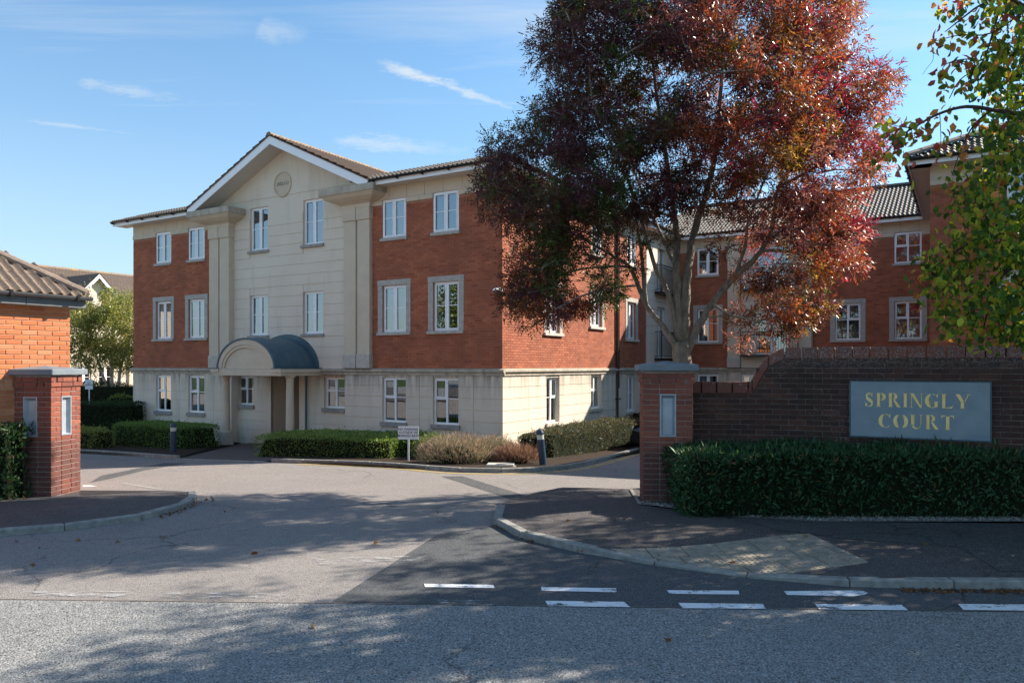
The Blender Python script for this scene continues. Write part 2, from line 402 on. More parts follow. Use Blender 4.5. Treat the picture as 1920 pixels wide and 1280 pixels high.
def boxes(name, mat, *bs, parent=None, loc=(0, 0, 0), rot=0.0, kind=None, bevel=0):
    m = MB()
    for b in bs: m.box(*b)
    return m.build(name, mat, parent, loc, rot, kind, bevel=bevel)

def sheet(name, pts, mat, dz, parent=None, kind='structure', cuts=(10.5, 26.0), z0=None, label=None):
    """flat polygon draped on the terrain"""
    bm = bmesh.new(); vs = [bm.verts.new((p[0], p[1], 0)) for p in pts]; bm.faces.new(vs)
    bmesh.ops.triangulate(bm, faces=bm.faces[:], ngon_method='EAR_CLIP')
    for c in cuts: bmesh.ops.bisect_plane(bm, geom=bm.verts[:] + bm.edges[:] + bm.faces[:], plane_co=(0, c, 0), plane_no=(0, 1, 0))
    for v in bm.verts: v.co.z = gz(v.co.y) + dz if z0 is None else z0
    bm.normal_update(); bad = [f for f in bm.faces if f.calc_area() < 1e-7]
    if bad: bmesh.ops.delete(bm, geom=bad, context='FACES')
    down = [f for f in bm.faces if f.normal.z < 0]
    if down: bmesh.ops.reverse_faces(bm, faces=down)
    me = bpy.data.meshes.new(name); bm.to_mesh(me); bm.free()
    o = link(name, me, mat, parent, kind=kind if parent is None else None)
    if label: o['label'] = label
    return o
def smooth_line(pts, it=2):
    pts = [Vector((p[0], p[1])) for p in pts]
    for _ in range(it):
        q = [pts[0]]
        for a, b in zip(pts, pts[1:]): q += [a * .75 + b * .25, a * .25 + b * .75]
        q.append(pts[-1]); pts = q
    return pts
def resample(pts, step):
    pts = [Vector(p) for p in pts]; out = [pts[0]]; acc = 0.0
    for a, b in zip(pts, pts[1:]):
        L = (b - a).length; d = step - acc
        while d <= L: out.append(a + (b - a) * (d / L)); d += step
        acc = L - (d - step)
    if (out[-1] - pts[-1]).length > step * .3: out.append(pts[-1])
    return out
def offset_line(pts, d):
    out = []
    for i, p in enumerate(pts):
        t = (pts[min(i + 1, len(pts) - 1)] - pts[max(i - 1, 0)]).normalized(); out.append(p + Vector((-t.y, t.x)) * d)
    return out
def kerb(name, pts, side, up=.1, width=.125, step=.9, drop=None, parent=None):
    """kerb stones laid end to end; pts = outer (road) edge, side=+1: stones lie left of the line"""
    root = parent
    line = smooth_line(pts); st = resample(line, step); k = 0
    dense = resample(line, .15)
    for i in range(len(st) - 1):
        a, b = st[i], st[i + 1]; t = (b - a).normalized(); a2 = a + t * .004; b2 = b - t * .004
        ta = (st[i + 1] - st[max(i - 1, 0)]).normalized(); tb = (st[min(i + 2, len(st) - 1)] - st[i]).normalized()
        na = Vector((-ta.y, ta.x)) * width * side; nb = Vector((-tb.y, tb.x)) * width * side
        def h(p):
            u_ = up
            if drop: u_ = min(up, drop(p))
            return gz(p.y) + u_
        quad = [a2, b2, b2 + nb, a2 + na]; 
        if side < 0: quad = [a2, a2 + na, b2 + nb, b2]
        m = MB().prism(quad, [gz(p.y) - .1 for p in quad], [h(p) for p in quad])
        m.build('kerb_stone', 'kerb_stone', root, bevel=.012)
    return dense

# ------------------------------------------------------------------ bricks
BR_L, BR_H, JT, BR_D = .215, .065, .010, .1025
brick_cache = {}
def brick_mesh(L, mat, depth=.1, H=BR_H):
    key = (round(L * 200), mat, depth, round(H * 1000))
    if key in brick_cache: return brick_cache[key]
    c = .004; L = round(L * 200) / 200
    v = [(0, depth, 0), (L, depth, 0), (L, depth, H), (0, depth, H), (0, c, 0), (L, c, 0), (L, c, H), (0, c, H), (c, 0, c), (L - c, 0, c), (L - c, 0, H - c), (c, 0, H - c)]
    f = [(8, 9, 10, 11), (4, 5, 9, 8), (5, 6, 10, 9), (6, 7, 11, 10), (7, 4, 8, 11), (0, 1, 5, 4), (1, 2, 6, 5), (2, 3, 7, 6), (3, 0, 4, 7)]
    me = bpy.data.meshes.new('brick'); me.from_pydata(v, [], f); me.materials.append(M[mat]); me.update()
    brick_cache[key] = me; return me
def course_spans(k, u0, u1, holes, z, H=BR_H, shift=0.0):
    """brick extents of one course, cut at the openings"""
    per = BR_L + JT; off = (0.0 if k % 2 == 0 else -per / 2) + shift; x = u0 + off; out = []
    while x < u1:
        a, b = max(x, u0), min(x + BR_L, u1); x += per
        segs = [(a, b)]
        for (h0, g0, h1, g1) in holes:
            if z + H > g0 + .01 and z < g1 - .01:
                ns = []
                for (p, q) in segs:
                    if q <= h0 or p >= h1: ns.append((p, q)); continue
                    if p < h0: ns.append((p, h0 - .004))
                    if q > h1: ns.append((h1 + .004, q))
                segs = ns
        out += [(p, q) for p, q in segs if q - p > .03]
    return out
def brick_stuff(parent, mat, loc, rot, u0, u1, z0, z1, holes, name='brick_courses', proud=.0):
    """many small bricks as one mesh, for walls where they are only a few pixels high"""
    V = []; F = []; k = 0; z = z0; i = 0
    while z + BR_H <= z1 + .02:
        for (a, b) in course_spans(k, u0, u1, holes, z):
            j = random.uniform(-.0012, .0012) - proud; s = i * 8; i += 1
            V += [(a, .02, z), (b, .02, z), (b, .02, z + BR_H), (a, .02, z + BR_H), (a, j, z), (b, j, z), (b, j, z + BR_H), (a, j, z + BR_H)]
            F += [(s + 4, s + 5, s + 6, s + 7), (s, s + 1, s + 5, s + 4), (s + 1, s + 2, s + 6, s + 5), (s + 2, s + 3, s + 7, s + 6), (s + 3, s, s + 4, s + 7)]
        z += BR_H + JT; k += 1
    me = bpy.data.meshes.new(name); me.from_pydata(V, [], F); me.materials.append(M[mat]); me.update()
    return link(name, me, None, parent, loc, rot, 'stuff')
def wall_sheet(parent, name, mat, loc, rot, u0, u1, z0, z1, holes, y=.008, reveal=.11, revmat=None):
    """backing of a wall with its openings and their reveals"""
    us = sorted({u0, u1, *[h[0] for h in holes], *[h[2] for h in holes]}); zs = sorted({z0, z1, *[h[1] for h in holes], *[h[3] for h in holes]})
    us = [u_ for u_ in us if u0 <= u_ <= u1]; zs = [q for q in zs if z0 <= q <= z1]; m = MB()
    for a, b in zip(us, us[1:]):
        for c, d in zip(zs, zs[1:]):
            mu, mz = (a + b) / 2, (c + d) / 2
            if any(h[0] < mu < h[2] and h[1] < mz < h[3] for h in holes): continue
            m.add([(a, y, c), (b, y, c), (b, y, d), (a, y, d)], [(0, 1, 2, 3)])
    for (a, c, b, d) in holes:
        d_ = min(d, z1)
        m.add([(a, y, c), (a, y + reveal, c), (a, y + reveal, d_), (a, y, d_)], [(0, 1, 2, 3)])
        m.add([(b, y, c), (b, y, d_), (b, y + reveal, d_), (b, y + reveal, c)], [(0, 1, 2, 3)])
        m.add([(a, y, d_), (a, y + reveal, d_), (b, y + reveal, d_), (b, y, d_)], [(0, 1, 2, 3)])
        m.add([(a, y, c), (b, y, c), (b, y + reveal, c), (a, y + reveal, c)], [(0, 1, 2, 3)])
    return m.build(name, revmat or mat, parent, loc, rot)
def band_panels(parent, name, mat, loc, rot, u0, u1, edges, holes, y0=-.012, y1=.0, gap=.012, joints=()):
    """horizontal bands of rendered blockwork with recessed joints, one object per panel"""
    for c, d in zip(edges, edges[1:]):
        segs = [(u0, u1)]
        for (h0, g0, h1, g1) in holes:
            if d - .02 > g0 and c + .02 < g1:
                ns = []
                for p, q in segs:
                    if q <= h0 or p >= h1: ns.append((p, q)); continue
                    if p < h0: ns.append((p, h0))
                    if q > h1: ns.append((h1, q))
                segs = ns
        for p, q in segs:
            cut = [p] + [j for j in joints if p + .15 < j < q - .15] + [q]
            for a, b in zip(cut, cut[1:]):
                if b - a < .03: continue
                rects = [(c + gap / 2, d - gap / 2)]
                for (h0, g0, h1, g1) in holes:      # an opening that only bites part of the band's height
                    if h0 < b and h1 > a:
                        if c < g0 < d - .02 and g0 - c <= .02 + 0: rects = []
                ga = gap / 2 if a != p else 0; gb = gap / 2 if b != q else 0
                for (e, f_) in rects: boxes(name, mat, (a + ga, y0, e, b - gb, y1 + .02, f_), parent=parent, loc=loc, rot=rot)

# ------------------------------------------------------------------ windows
win_cache = {}
def cached(key, fn):
    if key not in win_cache: win_cache[key] = fn()
    return win_cache[key]
def window(parent, loc, rot, w, h, style='pair', sill=True, surround=False, curtain=None, sillmat='stone_sill', depth=.10, flip=False, sillz=.09):
    """loc = bottom left corner of the opening on the wall face; u to the right, -y outwards"""
    F = .056; y0, y1 = depth - .035, depth + .03; key = (round(w, 3), round(h, 3), style, flip, depth)
    mid = w / 2; zt = h * .56
    def frame():
        m = MB(); m.box(0, y0, 0, w, y1, F); m.box(0, y0, h - F, w, y1, h); m.box(0, y0, F, F, y1, h - F); m.box(w - F, y0, F, w, y1, h - F)
        m.box(mid - .032, y0 - .004, F, mid + .032, y1, h - F)
        S = .032
        def sash(a, b, c, d, yy=.012):
            m.box(a, y0 - yy, c, b, y0 + .02, c + S); m.box(a, y0 - yy, d - S, b, y0 + .02, d); m.box(a, y0 - yy, c + S, a + S, y0 + .02, d - S); m.box(b - S, y0 - yy, c + S, b, y0 + .02, d - S)
        if style == 'pair' or style == 'door':
            sash(F - .01, mid - .03, F - .01, h - F + .01); sash(mid + .03, w - F + .01, F - .01, h - F + .01)
        else:
            a, b = (F - .01, mid - .03) if not flip else (mid + .03, w - F + .01)
            m.box(a, y0 - .002, zt - .03, b, y1, zt + .03); sash(a, b, zt + .02, h - F + .01)
        return m.mesh('window', 'upvc')
    o = link('window', cached(('f',) + key, frame), None, parent, loc, rot)
    S = .022
    def pane(a, b, c, d): return lambda: MB().add([(a, 0, c), (b, 0, c), (b, 0, d), (a, 0, d)], [(0, 1, 2, 3)]).mesh('pane', 'glass')
    lites = [(F + .01, mid - .035, F, h - F), (mid + .035, w - F - .01, F, h - F)]
    if style == 'sash':
        k = 1 if flip else 0; a, b, c, d = lites[k]; lites[k] = (a, b, F, zt - .03); lites.append((a, b, zt + .05, d - .02))
    for i, (a, b, c, d) in enumerate(lites):
        p = link('pane', cached(('p', i) + key, pane(a, b, c, d)), None, o, (0, depth - .012, 0)); p.rotation_euler = (random.uniform(-.009, .009), 0, random.uniform(-.009, .009))
    barz = h * .52 if style != 'sash' else zt
    for i in ((0, 1) if style == 'pair' else ((1,) if not flip else (0,)) if style == 'sash' else ()):
        a, b = lites[i][0], lites[i][1]
        link('glazing_bar', cached(('b', i) + key, lambda: MB().box(a - .01, y0 + .012, barz - .011, b + .01, y0 + .028, barz + .011).mesh('glazing_bar', 'upvc')), None, o)
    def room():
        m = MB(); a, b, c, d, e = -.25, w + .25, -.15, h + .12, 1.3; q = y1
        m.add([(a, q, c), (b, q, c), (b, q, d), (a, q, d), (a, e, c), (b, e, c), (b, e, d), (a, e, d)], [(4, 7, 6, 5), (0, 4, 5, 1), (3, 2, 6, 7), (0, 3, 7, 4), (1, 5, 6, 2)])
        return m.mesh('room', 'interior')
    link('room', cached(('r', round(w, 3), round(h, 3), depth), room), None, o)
    if sill:
        ov = .06 if not surround else .0
        if surround: ov = .19
        boxes('sill', sillmat, (-ov, -.075, -sillz, w + ov, y1, -.002), parent=o, bevel=.006)
    if surround:
        s = .175; t = .02
        boxes('lintel', 'stone', (-s - .01, -.022, h + .003, w + s + .01, y0, h + .165), parent=o, bevel=.004)
        boxes('jamb', 'stone', (-s, -.018, 0.0, -.002, y0, h), parent=o, bevel=.004); boxes('jamb', 'stone', (w + .002, -.018, 0.0, w + s, y0, h), parent=o, bevel=.004)
    if curtain:
        cm_, cover = curtain
        m = MB(); N = 26
        def strip(a, b):
            vs = []
            for i in range(N + 1):
                x = a + (b - a) * i / N; y = y1 + .06 + .018 * math.sin(i * 1.9 + w * 7); vs += [(x, y, .0), (x, y, h)]
            m.add(vs, [(2 * i, 2 * i + 2, 2 * i + 3, 2 * i + 1) for i in range(N)])
        if cover >= 1: strip(0, w)
        else: strip(0, w * cover / 2); strip(w - w * cover / 2, w)
        m.build('curtain', cm_, o)
    if random.random() < .28:
        q = h * random.uniform(.25, .5); boxes('roller_blind', 'curtain', (.03, y1 + .025, h - q, w - .03, y1 + .035, h), parent=o)
    return o
def sur_hole(x0, z0, w, h): return (x0 - .175, z0 - .09, x0 + w + .175, z0 + h + .165)
# ------------------------------------------------------------------ pantiles
def pantiles(parent, name, mat, origin, udir, vdir, ulen, vlen, clip=(), tw=.30, course=.34, amp=.026, seg=6, step=.018, kind='stuff', rolls=2):
    """tiled slope; u along the eaves, v up the slope (unit vectors in the parent's space)"""
    U = Vector(udir).normalized(); V_ = Vector(vdir).normalized(); Nn = U.cross(V_).normalized()
    if Nn.z < 0: Nn = -Nn
    O = Vector(origin); nu = int(ulen / tw * seg * rolls / 1) + 1; nv = int(math.ceil(vlen / course)); du = tw / (seg * rolls)
    vs = []; fs = []
    for j in range(nv):
        v0 = j * course; v1 = min((j + 1) * course + .03, vlen + .03); base = len(vs)
        for i in range(nu + 1):
            ph = 2 * math.pi * i / seg; w_ = amp * (max(math.cos(ph), -.35))
            p = O + U * (i * du); vs += [p + V_ * v0 + Nn * (w_ + step), p + V_ * v1 + Nn * (w_ * .9), p + V_ * v0 + Nn * (w_ - .012)]
        for i in range(nu):
            a = base + 3 * i; fs += [(a, a + 3, a + 4, a + 1), (a + 2, a + 5, a + 3, a)]
    me = bpy.data.meshes.new(name); me.from_pydata([tuple(v) for v in vs], [], fs)
    if clip:
        bm = bmesh.new(); bm.from_mesh(me)
        for co, no in clip: bmesh.ops.bisect_plane(bm, geom=bm.verts[:] + bm.edges[:] + bm.faces[:], plane_co=co, plane_no=no, clear_outer=True)
        bm.to_mesh(me); bm.free()
    me.materials.append(M[mat]); me.polygons.foreach_set('use_smooth', [False] * len(me.polygons)); me.update()
    return link(name, me, None, parent, kind=kind)
def ridge_tiles(parent, a, b, mat='tile_ridge', r=.11, L=.42, name='ridge_tile'):
    a, b = Vector(a), Vector(b); n_ = max(1, int((b - a).length / L)); t = (b - a) / n_; d = t.normalized()
    side = d.cross(Vector((0, 0, 1))).normalized(); up = side.cross(d).normalized()
    m = MB(); vs = []; K = 6
    for e, (s_, rr) in enumerate(((0, r * 1.06), (t.length + .015, r))):
        for k in range(K + 1):
            q = math.pi * (k / K * 1.1 - .05); vs.append(d * s_ + side * math.cos(q) * rr + up * (math.sin(q) * rr * .85))
    m.add(vs, [(k, k + 1, K + 2 + k, K + 1 + k) for k in range(K)] + [tuple(range(K, -1, -1))]); me = m.mesh(name, mat)
    for i in range(n_): link(name, me, None, parent, tuple(a + t * i), (0, 0, 0))

# ------------------------------------------------------------------ foliage
def leaves(name, P, D, L, W, C, mat, parent=None, kind='stuff', fold=.25, loc=(0, 0, 0), six=False, droop=0.0):
    """one mesh of leaf-sized faces: P base points, D directions, C colours"""
    P = np.asarray(P, float); N = len(P); D = np.asarray(D, float); D /= np.linalg.norm(D, axis=1)[:, None] + 1e-9
    rr = rng.normal(size=(N, 3)); S = np.cross(D, rr); S /= np.linalg.norm(S, axis=1)[:, None] + 1e-9; Nn = np.cross(D, S)
    L = np.broadcast_to(np.asarray(L, float), (N,))[:, None]; W = np.broadcast_to(np.asarray(W, float), (N,))[:, None]
    if six:
        pts = [P, P + D * L * .38 + S * W * .5 + Nn * W * fold, P + D * L * .78 + S * W * .32 + Nn * W * fold, P + D * L - Nn * W * .25, P + D * L * .78 - S * W * .32 + Nn * W * fold, P + D * L * .38 - S * W * .5 + Nn * W * fold, P + D * L * .5]
        k = 7; V = np.stack(pts, 1).reshape(-1, 3); b = np.arange(N)[:, None] * 7
        q = np.array([[0, 1, 2, 6], [6, 2, 3, 3], [0, 6, 4, 5], [6, 3, 4, 4]])
        tri = np.array([[0, 1, 6], [1, 2, 6], [2, 3, 6], [6, 3, 4], [6, 4, 5], [0, 6, 5]]); I = (b[:, None, :] + tri[None]).reshape(-1); nf = N * 6; fl = 3
    else:
        k = 4; V = np.stack([P, P + D * L * .45 + S * W * .5 + Nn * W * fold, P + D * L, P + D * L * .45 - S * W * .5 + Nn * W * fold], 1).reshape(-1, 3)
        I = np.arange(N * 4); nf = N; fl = 4
    me = bpy.data.meshes.new(name); me.vertices.add(len(V)); me.vertices.foreach_set('co', V.reshape(-1).astype('f'))
    me.loops.add(nf * fl); me.loops.foreach_set('vertex_index', I.astype('i')); me.polygons.add(nf)
    me.polygons.foreach_set('loop_start', (np.arange(nf) * fl).astype('i')); me.update(calc_edges=True)
    at = me.color_attributes.new('Col', 'FLOAT_COLOR', 'POINT')
    CC = np.ones((N, 4), 'f'); CC[:, :3] = C; at.data.foreach_set('color', np.repeat(CC, k, 0).reshape(-1))
    me.materials.append(M[mat])
    return link(name, me, None, parent, loc, kind=kind)
def jitter(c, N, s=.2, hue=.08):
    c = np.asarray(c, float); v = np.exp(rng.normal(0, s, (N, 1))); h = np.exp(rng.normal(0, hue, (N, 3))); return np.clip(np.broadcast_to(c, (N, 3)) * v * h, 0.002, .9)
from mathutils import noise as mnoise
def hedge(name, label, cx, cy, sx, sy, h, rot, n_, L, W, cols, parent=None, mat='leaf_waxy', z0=None, rough=.08, round_=.18, cat='hedge', group=None, up=.25, ramp_=0.0):
    """clipped box of leaves round a solid core coloured near-black for the shaded inside"""
    base = gz(cy) if z0 is None else z0
    root = empty(name, (cx, cy, base), rot, label, cat, group)
    A = [sx * h, sx * h, sy * h, sy * h, sx * sy * 1.4]; tot = sum(A); P = []; D = []
    for side, ar in enumerate(A):
        k = int(n_ * ar / tot); u_ = rng.uniform(-.5, .5, k); v = rng.uniform(0, 1, k)
        if side == 0: p = np.stack([u_ * sx, np.full(k, -sy / 2), v * h], 1); d = (0, -1, 0)
        elif side == 1: p = np.stack([u_ * sx, np.full(k, sy / 2), v * h], 1); d = (0, 1, 0)
        elif side == 2: p = np.stack([np.full(k, -sx / 2), u_ * sy, v * h], 1); d = (-1, 0, 0)
        elif side == 3: p = np.stack([np.full(k, sx / 2), u_ * sy, v * h], 1); d = (1, 0, 0)
        else: p = np.stack([u_ * sx, (v - .5) * sy, np.full(k, h)], 1); d = (0, 0, 1)
        P.append(p); D.append(np.broadcast_to(np.array(d, float), (k, 3)))
    P = np.concatenate(P); D = np.concatenate(D).copy()
    # round the corners, then roughen the surface with slow noise
    c = np.array([0, 0, h * .5]); q = (P - c) / np.array([sx / 2, sy / 2, h / 2]); e = 5.0 if round_ < .3 else 3.0
    qz = q.copy(); qz[:, 2] = np.maximum(qz[:, 2], 0); s_ = np.maximum(1, (np.abs(qz) ** e).sum(1) ** (1 / e)); q2 = qz / s_[:, None]; hm = min(sx, sy, h * 2) / 2; P = P - (qz - q2) * round_ * 3.2 * hm
    nz = np.array([mnoise.noise(Vector((p[0] * 2.2 + cx, p[1] * 2.2 + cy, p[2] * 2.2))) + .6 * mnoise.noise(Vector((p[0] * 6, p[1] * 6 + cx, p[2] * 6))) for p in P])
    P += D * (nz * rough)[:, None] - D * (np.abs(rng.normal(0, .05, len(P))))[:, None]; P[:, 2] = np.maximum(P[:, 2], .01)
    D = D * .55 + rng.normal(0, .55, P.shape) + np.array([0, 0, up]); Ls = L * rng.uniform(.6, 1.25, len(P))
    k = len(P); pick = rng.integers(0, len(cols), k); C = np.array(cols)[pick] * np.exp(rng.normal(0, .25, (k, 1)))
    dead = rng.uniform(0, 1, k) < .025; C[dead] = np.array([.20, .12, .05]); sh = rng.uniform(0, 1, k) < .03; P[sh] += D[sh] * .05; D[sh, 2] += 1.2; Ls[sh] *= 1.5
    leaves('foliage', P, D, Ls, W * rng.uniform(.7, 1.2, k), C, mat, root)
    m = MB(); i = .10; a, b = sx / 2 - i - round_ * .12 * min(sx, 1), sy / 2 - i - round_ * .12 * min(sy, 1)
    m.add([(-a, -b, 0), (a, -b, 0), (a, b, 0), (-a, b, 0), (-a * .94, -b * .9, h - i - .03), (a * .94, -b * .9, h - i - .03), (a * .94, b * .9, h - i - .03), (-a * .94, b * .9, h - i - .03)],
          [(0, 3, 2, 1), (4, 5, 6, 7), (0, 1, 5, 4), (1, 2, 6, 5), (2, 3, 7, 6), (3, 0, 4, 7)]); m.build('shade_core', 'hedge_core', root)  # solid filler that stops the view through, inner shade painted in its colour
    return root
#PART2
# ================================================================== GROUND
def jl(x): return 6.48 - (x + 4.38) * .0386          # joint between main road and side road
sheet('ground', [(-300, -120), (300, -120), (300, 500), (-300, 500)], 'ground_grass', -.02)
sheet('road', [(-70, jl(-70)), (-70, -26), (70, -26), (70, jl(70))], 'asphalt_road', .004)
sheet('driveway', [(-70, jl(-70) + .012), (70, jl(70) + .012), (70, 40), (-70, 60)], 'asphalt_drive', .004)
sheet('resurfaced_asphalt', [G(820, 1003), G(622, 1129), (0, jl(0) + .02), (9, jl(9) + .02), (9, 8), (3, 9), G(1010, 975), G(925, 985)], 'asphalt_new', .008)
sheet('asphalt_strip', [G(828, 893), G(868, 893), G(1003, 935), G(985, 946), G(930, 927)], 'asphalt_strip', .008)
sheet('asphalt_strip', [G(308, 868), G(352, 868), G(270, 882), G(205, 898), G(168, 905), G(190, 892)], 'asphalt_strip', .008)
sheet('concrete_strip', [G(232, 905), G(305, 916), G(302, 919), G(226, 907)], 'concrete', .008)
sheet('tarmac_joint', [(-70, jl(-70) + .002), (70, jl(70) + .002), (70, jl(70) + .014), (-70, jl(-70) + .014)], 'mortar_dark', .0095)
# faded and fresh give way dashes
for q, mt in [([(1014, 1102), (1155, 1104.5), (1157, 1112), (1016, 1109)], 'line_white'), ([(1250, 1108), (1385, 1109), (1386, 1116), (1256, 1115)], 'line_white'),
              ([(1470, 1110), (1598, 1108.5), (1618, 1109.5), (1628, 1113), (1620, 1117), (1600, 1119.5), (1476, 1117)], 'line_white'),
              ([(795, 1096), (925, 1098), (927, 1104), (797, 1102)], 'line_white'),
              ([(1022, 1128), (1170, 1130), (1182, 1140), (1028, 1138)], 'line_white'), ([(1272, 1132), (1430, 1134), (1436, 1143), (1280, 1142)], 'line_white'),
              ([(1528, 1134), (1690, 1135.5), (1703, 1146), (1536, 1144)], 'line_white'), ([(1796, 1134), (1930, 1135), (1945, 1147), (1806, 1145)], 'line_white'),
              ([(820, 1126), (925, 1127), (930, 1137), (824, 1135)], 'line_worn'), ([(590, 1048), (790, 1043), (800, 1052), (600, 1060)], 'line_worn'),
              ([(40, 1108), (250, 1110), (250, 1121), (40, 1119)], 'line_worn'), ([(300, 1112), (540, 1114), (545, 1125), (300, 1122)], 'line_worn')]:
    sheet('give_way_dash', [G(*p) for p in q], mt, .012)
sheet('parking_line', [G(155, 910), G(168, 910), G(182, 912), G(155, 913)], 'line_white', .008)
sheet('yellow_dash', [G(966, 935), G(992, 930), G(998, 932), G(972, 938)], 'line_yellow', .012)

KL = [(-70, jl(-70) + 2.3), (-30, 9.75), (-12, 9.05), (-8, 8.75)] + [G(*p) for p in [(0, 1010), (90, 1000), (185, 988), (260, 978), (330, 962), (362, 948), (371, 938), (367, 929)]]
ku = empty('kerb', (0, 0, 0)); ku['kind'] = 'structure'
kdense = kerb('kerb', KL[3:], 1, .085, parent=ku)
boxes('kerb_run', 'kerb_stone', (-62, 8.9, -.1, -8.0, 9.0, .085), parent=ku)
lp = [tuple(p) for p in offset_line(kdense, .12)]
sheet('pavement', [(-70, 8.95), (-8.1, 8.88)] + lp + [G(330, 928), G(152, 937.5), (-7.0, 12.2), (-70, 15)], 'tarmac_red', .072)
KR = [G(*p) for p in [(932, 957), (921, 966), (922, 980), (933, 997), (980, 1012), (1033, 1026), (1123, 1044.5), (1219, 1060), (1325, 1076), (1458, 1091), (1580, 1101), (1686, 1106), (1824, 1107), (1920, 1107)]] + [(6.0, 6.68), (8, 6.58)]
def hp(x, y):
    d = math.hypot((x - 2.15) / 1.15, (y - 7.5) / 1.05); t = min(1, max(0, d - .35) / 1.0); t = t * t * (3 - 2 * t); return .026 + .058 * t
def drop(p): 
    return hp(p.x, p.y) + .008
ku2 = empty('kerb', (0, 0, 0)); ku2['kind'] = 'structure'
kd = kerb('kerb', KR, 1, .09, drop=drop, parent=ku2)
def pave(name, pts, mat, dz, parent=None, grid=.3):
    o = sheet(name, pts, mat, 0, parent); bm = bmesh.new(); bm.from_mesh(o.data)
    xs = [v.co.x for v in bm.verts]; ys = [v.co.y for v in bm.verts]
    for ax, lo, hi in ((0, max(min(xs), -2), min(max(xs), 9)), (1, min(ys), max(ys))):
        t = lo + grid
        while t < hi:
            co = [0, 0, 0]; no = [0, 0, 0]; co[ax] = t; no[ax] = 1
            bmesh.ops.bisect_plane(bm, geom=bm.verts[:] + bm.edges[:] + bm.faces[:], plane_co=co, plane_no=no); t += grid
    for v in bm.verts: v.co.z = gz(v.co.y) + hp(v.co.x, v.co.y) + dz
    bm.to_mesh(o.data); bm.free(); return o
kin = [tuple(p) for p in offset_line(kd, .085)]
WALLB = [(8.0, 8.3), (6.1, 9.3)]
pave('pavement', kin + [(12, 6.7), (12, 9.2), (8, 9.3), (6.06, 10.1), (4, 11.0), (2.2, 11.1), G(1192, 926), G(1054, 922.5), G(1004, 933), G(945, 952)], 'tarmac_red', 0)
pave('trench_repair', [G(1310, 965), G(1340, 978), G(1530, 991), G(1940, 992), (9, 8.8), (9, 7.0), G(1960, 1088), G(1875, 1088), G(1800, 1040), G(1560, 1022), G(1510, 1013), G(1460, 1008)], 'tarmac_grey', .0045)
# tactile crossing slabs
tp = empty('tactile_paving', (0, 0, 0)); tp['kind'] = 'structure'
A0 = Vector(G(1628, 1069)); ua = (Vector(G(1452, 1083)) - A0).normalized(); ub = (Vector(G(1516, 1014)) - A0).normalized()
ka, kb = Vector(G(1146, 1043)), Vector(G(1455, 1084)); kn = Vector((-(kb - ka).y, (kb - ka).x)).normalized()
if kn.dot(A0 - ka) < 0: kn = -kn
top = (Vector(G(1516, 1014)), Vector(G(1150, 1042.4))); tn = Vector((-(top[1] - top[0]).y, (top[1] - top[0]).x)).normalized()
if tn.dot(A0 - top[0]) < 0: tn = -tn
blist = MB(); Lr = (Vector(G(1516, 1014)) - A0).length / 3
for j in range(3):
    for i in range(-1, 9):
        p = A0 + ua * (i * .41 + (.12 if j == 1 else 0)) + ub * (j * Lr)
        bm = bmesh.new(); c4 = [p, p + ua * .398, p + ua * .398 + ub * (Lr - .013), p + ub * (Lr - .013)]
        vs = [bm.verts.new((q.x, q.y, 0)) for q in c4]; bm.faces.new(vs); bmesh.ops.recalc_face_normals(bm, faces=bm.faces)
        for co, no in ((ka, kn), (top[0], tn), (A0, None)):
            if no is None:
                no = Vector((-ub.y, ub.x)); no = no if no.dot(ua) > 0 else -no
            bmesh.ops.bisect_plane(bm, geom=bm.verts[:] + bm.edges[:] + bm.faces[:], plane_co=(co.x, co.y, 0), plane_no=(-no.x, -no.y, 0), clear_outer=True)
        if not bm.faces or sum(f_.calc_area() for f_ in bm.faces) < .01: bm.free(); continue
        r_ = bmesh.ops.extrude_face_region(bm, geom=bm.faces[:]); up_ = [g_ for g_ in r_['geom'] if isinstance(g_, bmesh.types.BMVert)]
        for v in bm.verts: v.co.z = hp(v.co.x, v.co.y) - .01
        for v in up_: v.co.z += .018
        bmesh.ops.recalc_face_normals(bm, faces=bm.faces); me = bpy.data.meshes.new('paving_slab'); bm.to_mesh(me); bm.free(); link('paving_slab', me, 'buff_slab', tp)
        for a in range(6):
            for b in range(6):
                q = p + ua * (.034 + a * .067) + ub * (.034 + b * .067 * Lr / .41)
                if (q - ka).dot(kn) < .03 or (q - top[0]).dot(tn) < .03 or (q - A0).dot(ua) < .02: continue
                blist.lathe([(.0145, 0), (.0125, .0065), (.005, .0085)], q.x, q.y, 6, True); zz = hp(q.x, q.y) + .0085
                blist.v[-18:] = [(v[0], v[1], v[2] + zz) for v in blist.v[-18:]]
blist.build('blisters', 'buff_slab', tp, kind='stuff')

# kerb, beds and path by the building
KB1 = [G(*p) for p in [(60, 846), (110, 847), (155, 849), (205, 852), (289, 858), (330, 861)]]
KB2 = [G(*p) for p in [(330, 861), (420, 864), (508, 867)]]
KB3 = [G(*p) for p in [(508, 867), (600, 870), (697, 873), (781, 879), (839, 885), (923, 887.5), (1003, 886), (1068, 880), (1118, 869), (1191, 848), (1275, 822)]]
ku3 = empty('kerb', (0, 0, 0)); ku3['kind'] = 'structure'
k1 = kerb('kerb', KB1, 1, .10, parent=ku3); k2 = kerb('kerb', KB2, 1, .025, parent=ku3); k3 = kerb('kerb', KB3, 1, .10, parent=ku3)
BA = math.atan2(-.5124, .8588); BC = (-.26, 20.5)
def W(x, y): return (BC[0] + x * .8588 + y * .5124, BC[1] - x * .5124 + y * .8588)
o1 = [tuple(p) for p in offset_line(k1, .12)]; o2 = [tuple(p) for p in offset_line(k2, .12)]; o3 = [tuple(p) for p in offset_line(k3, .12)]
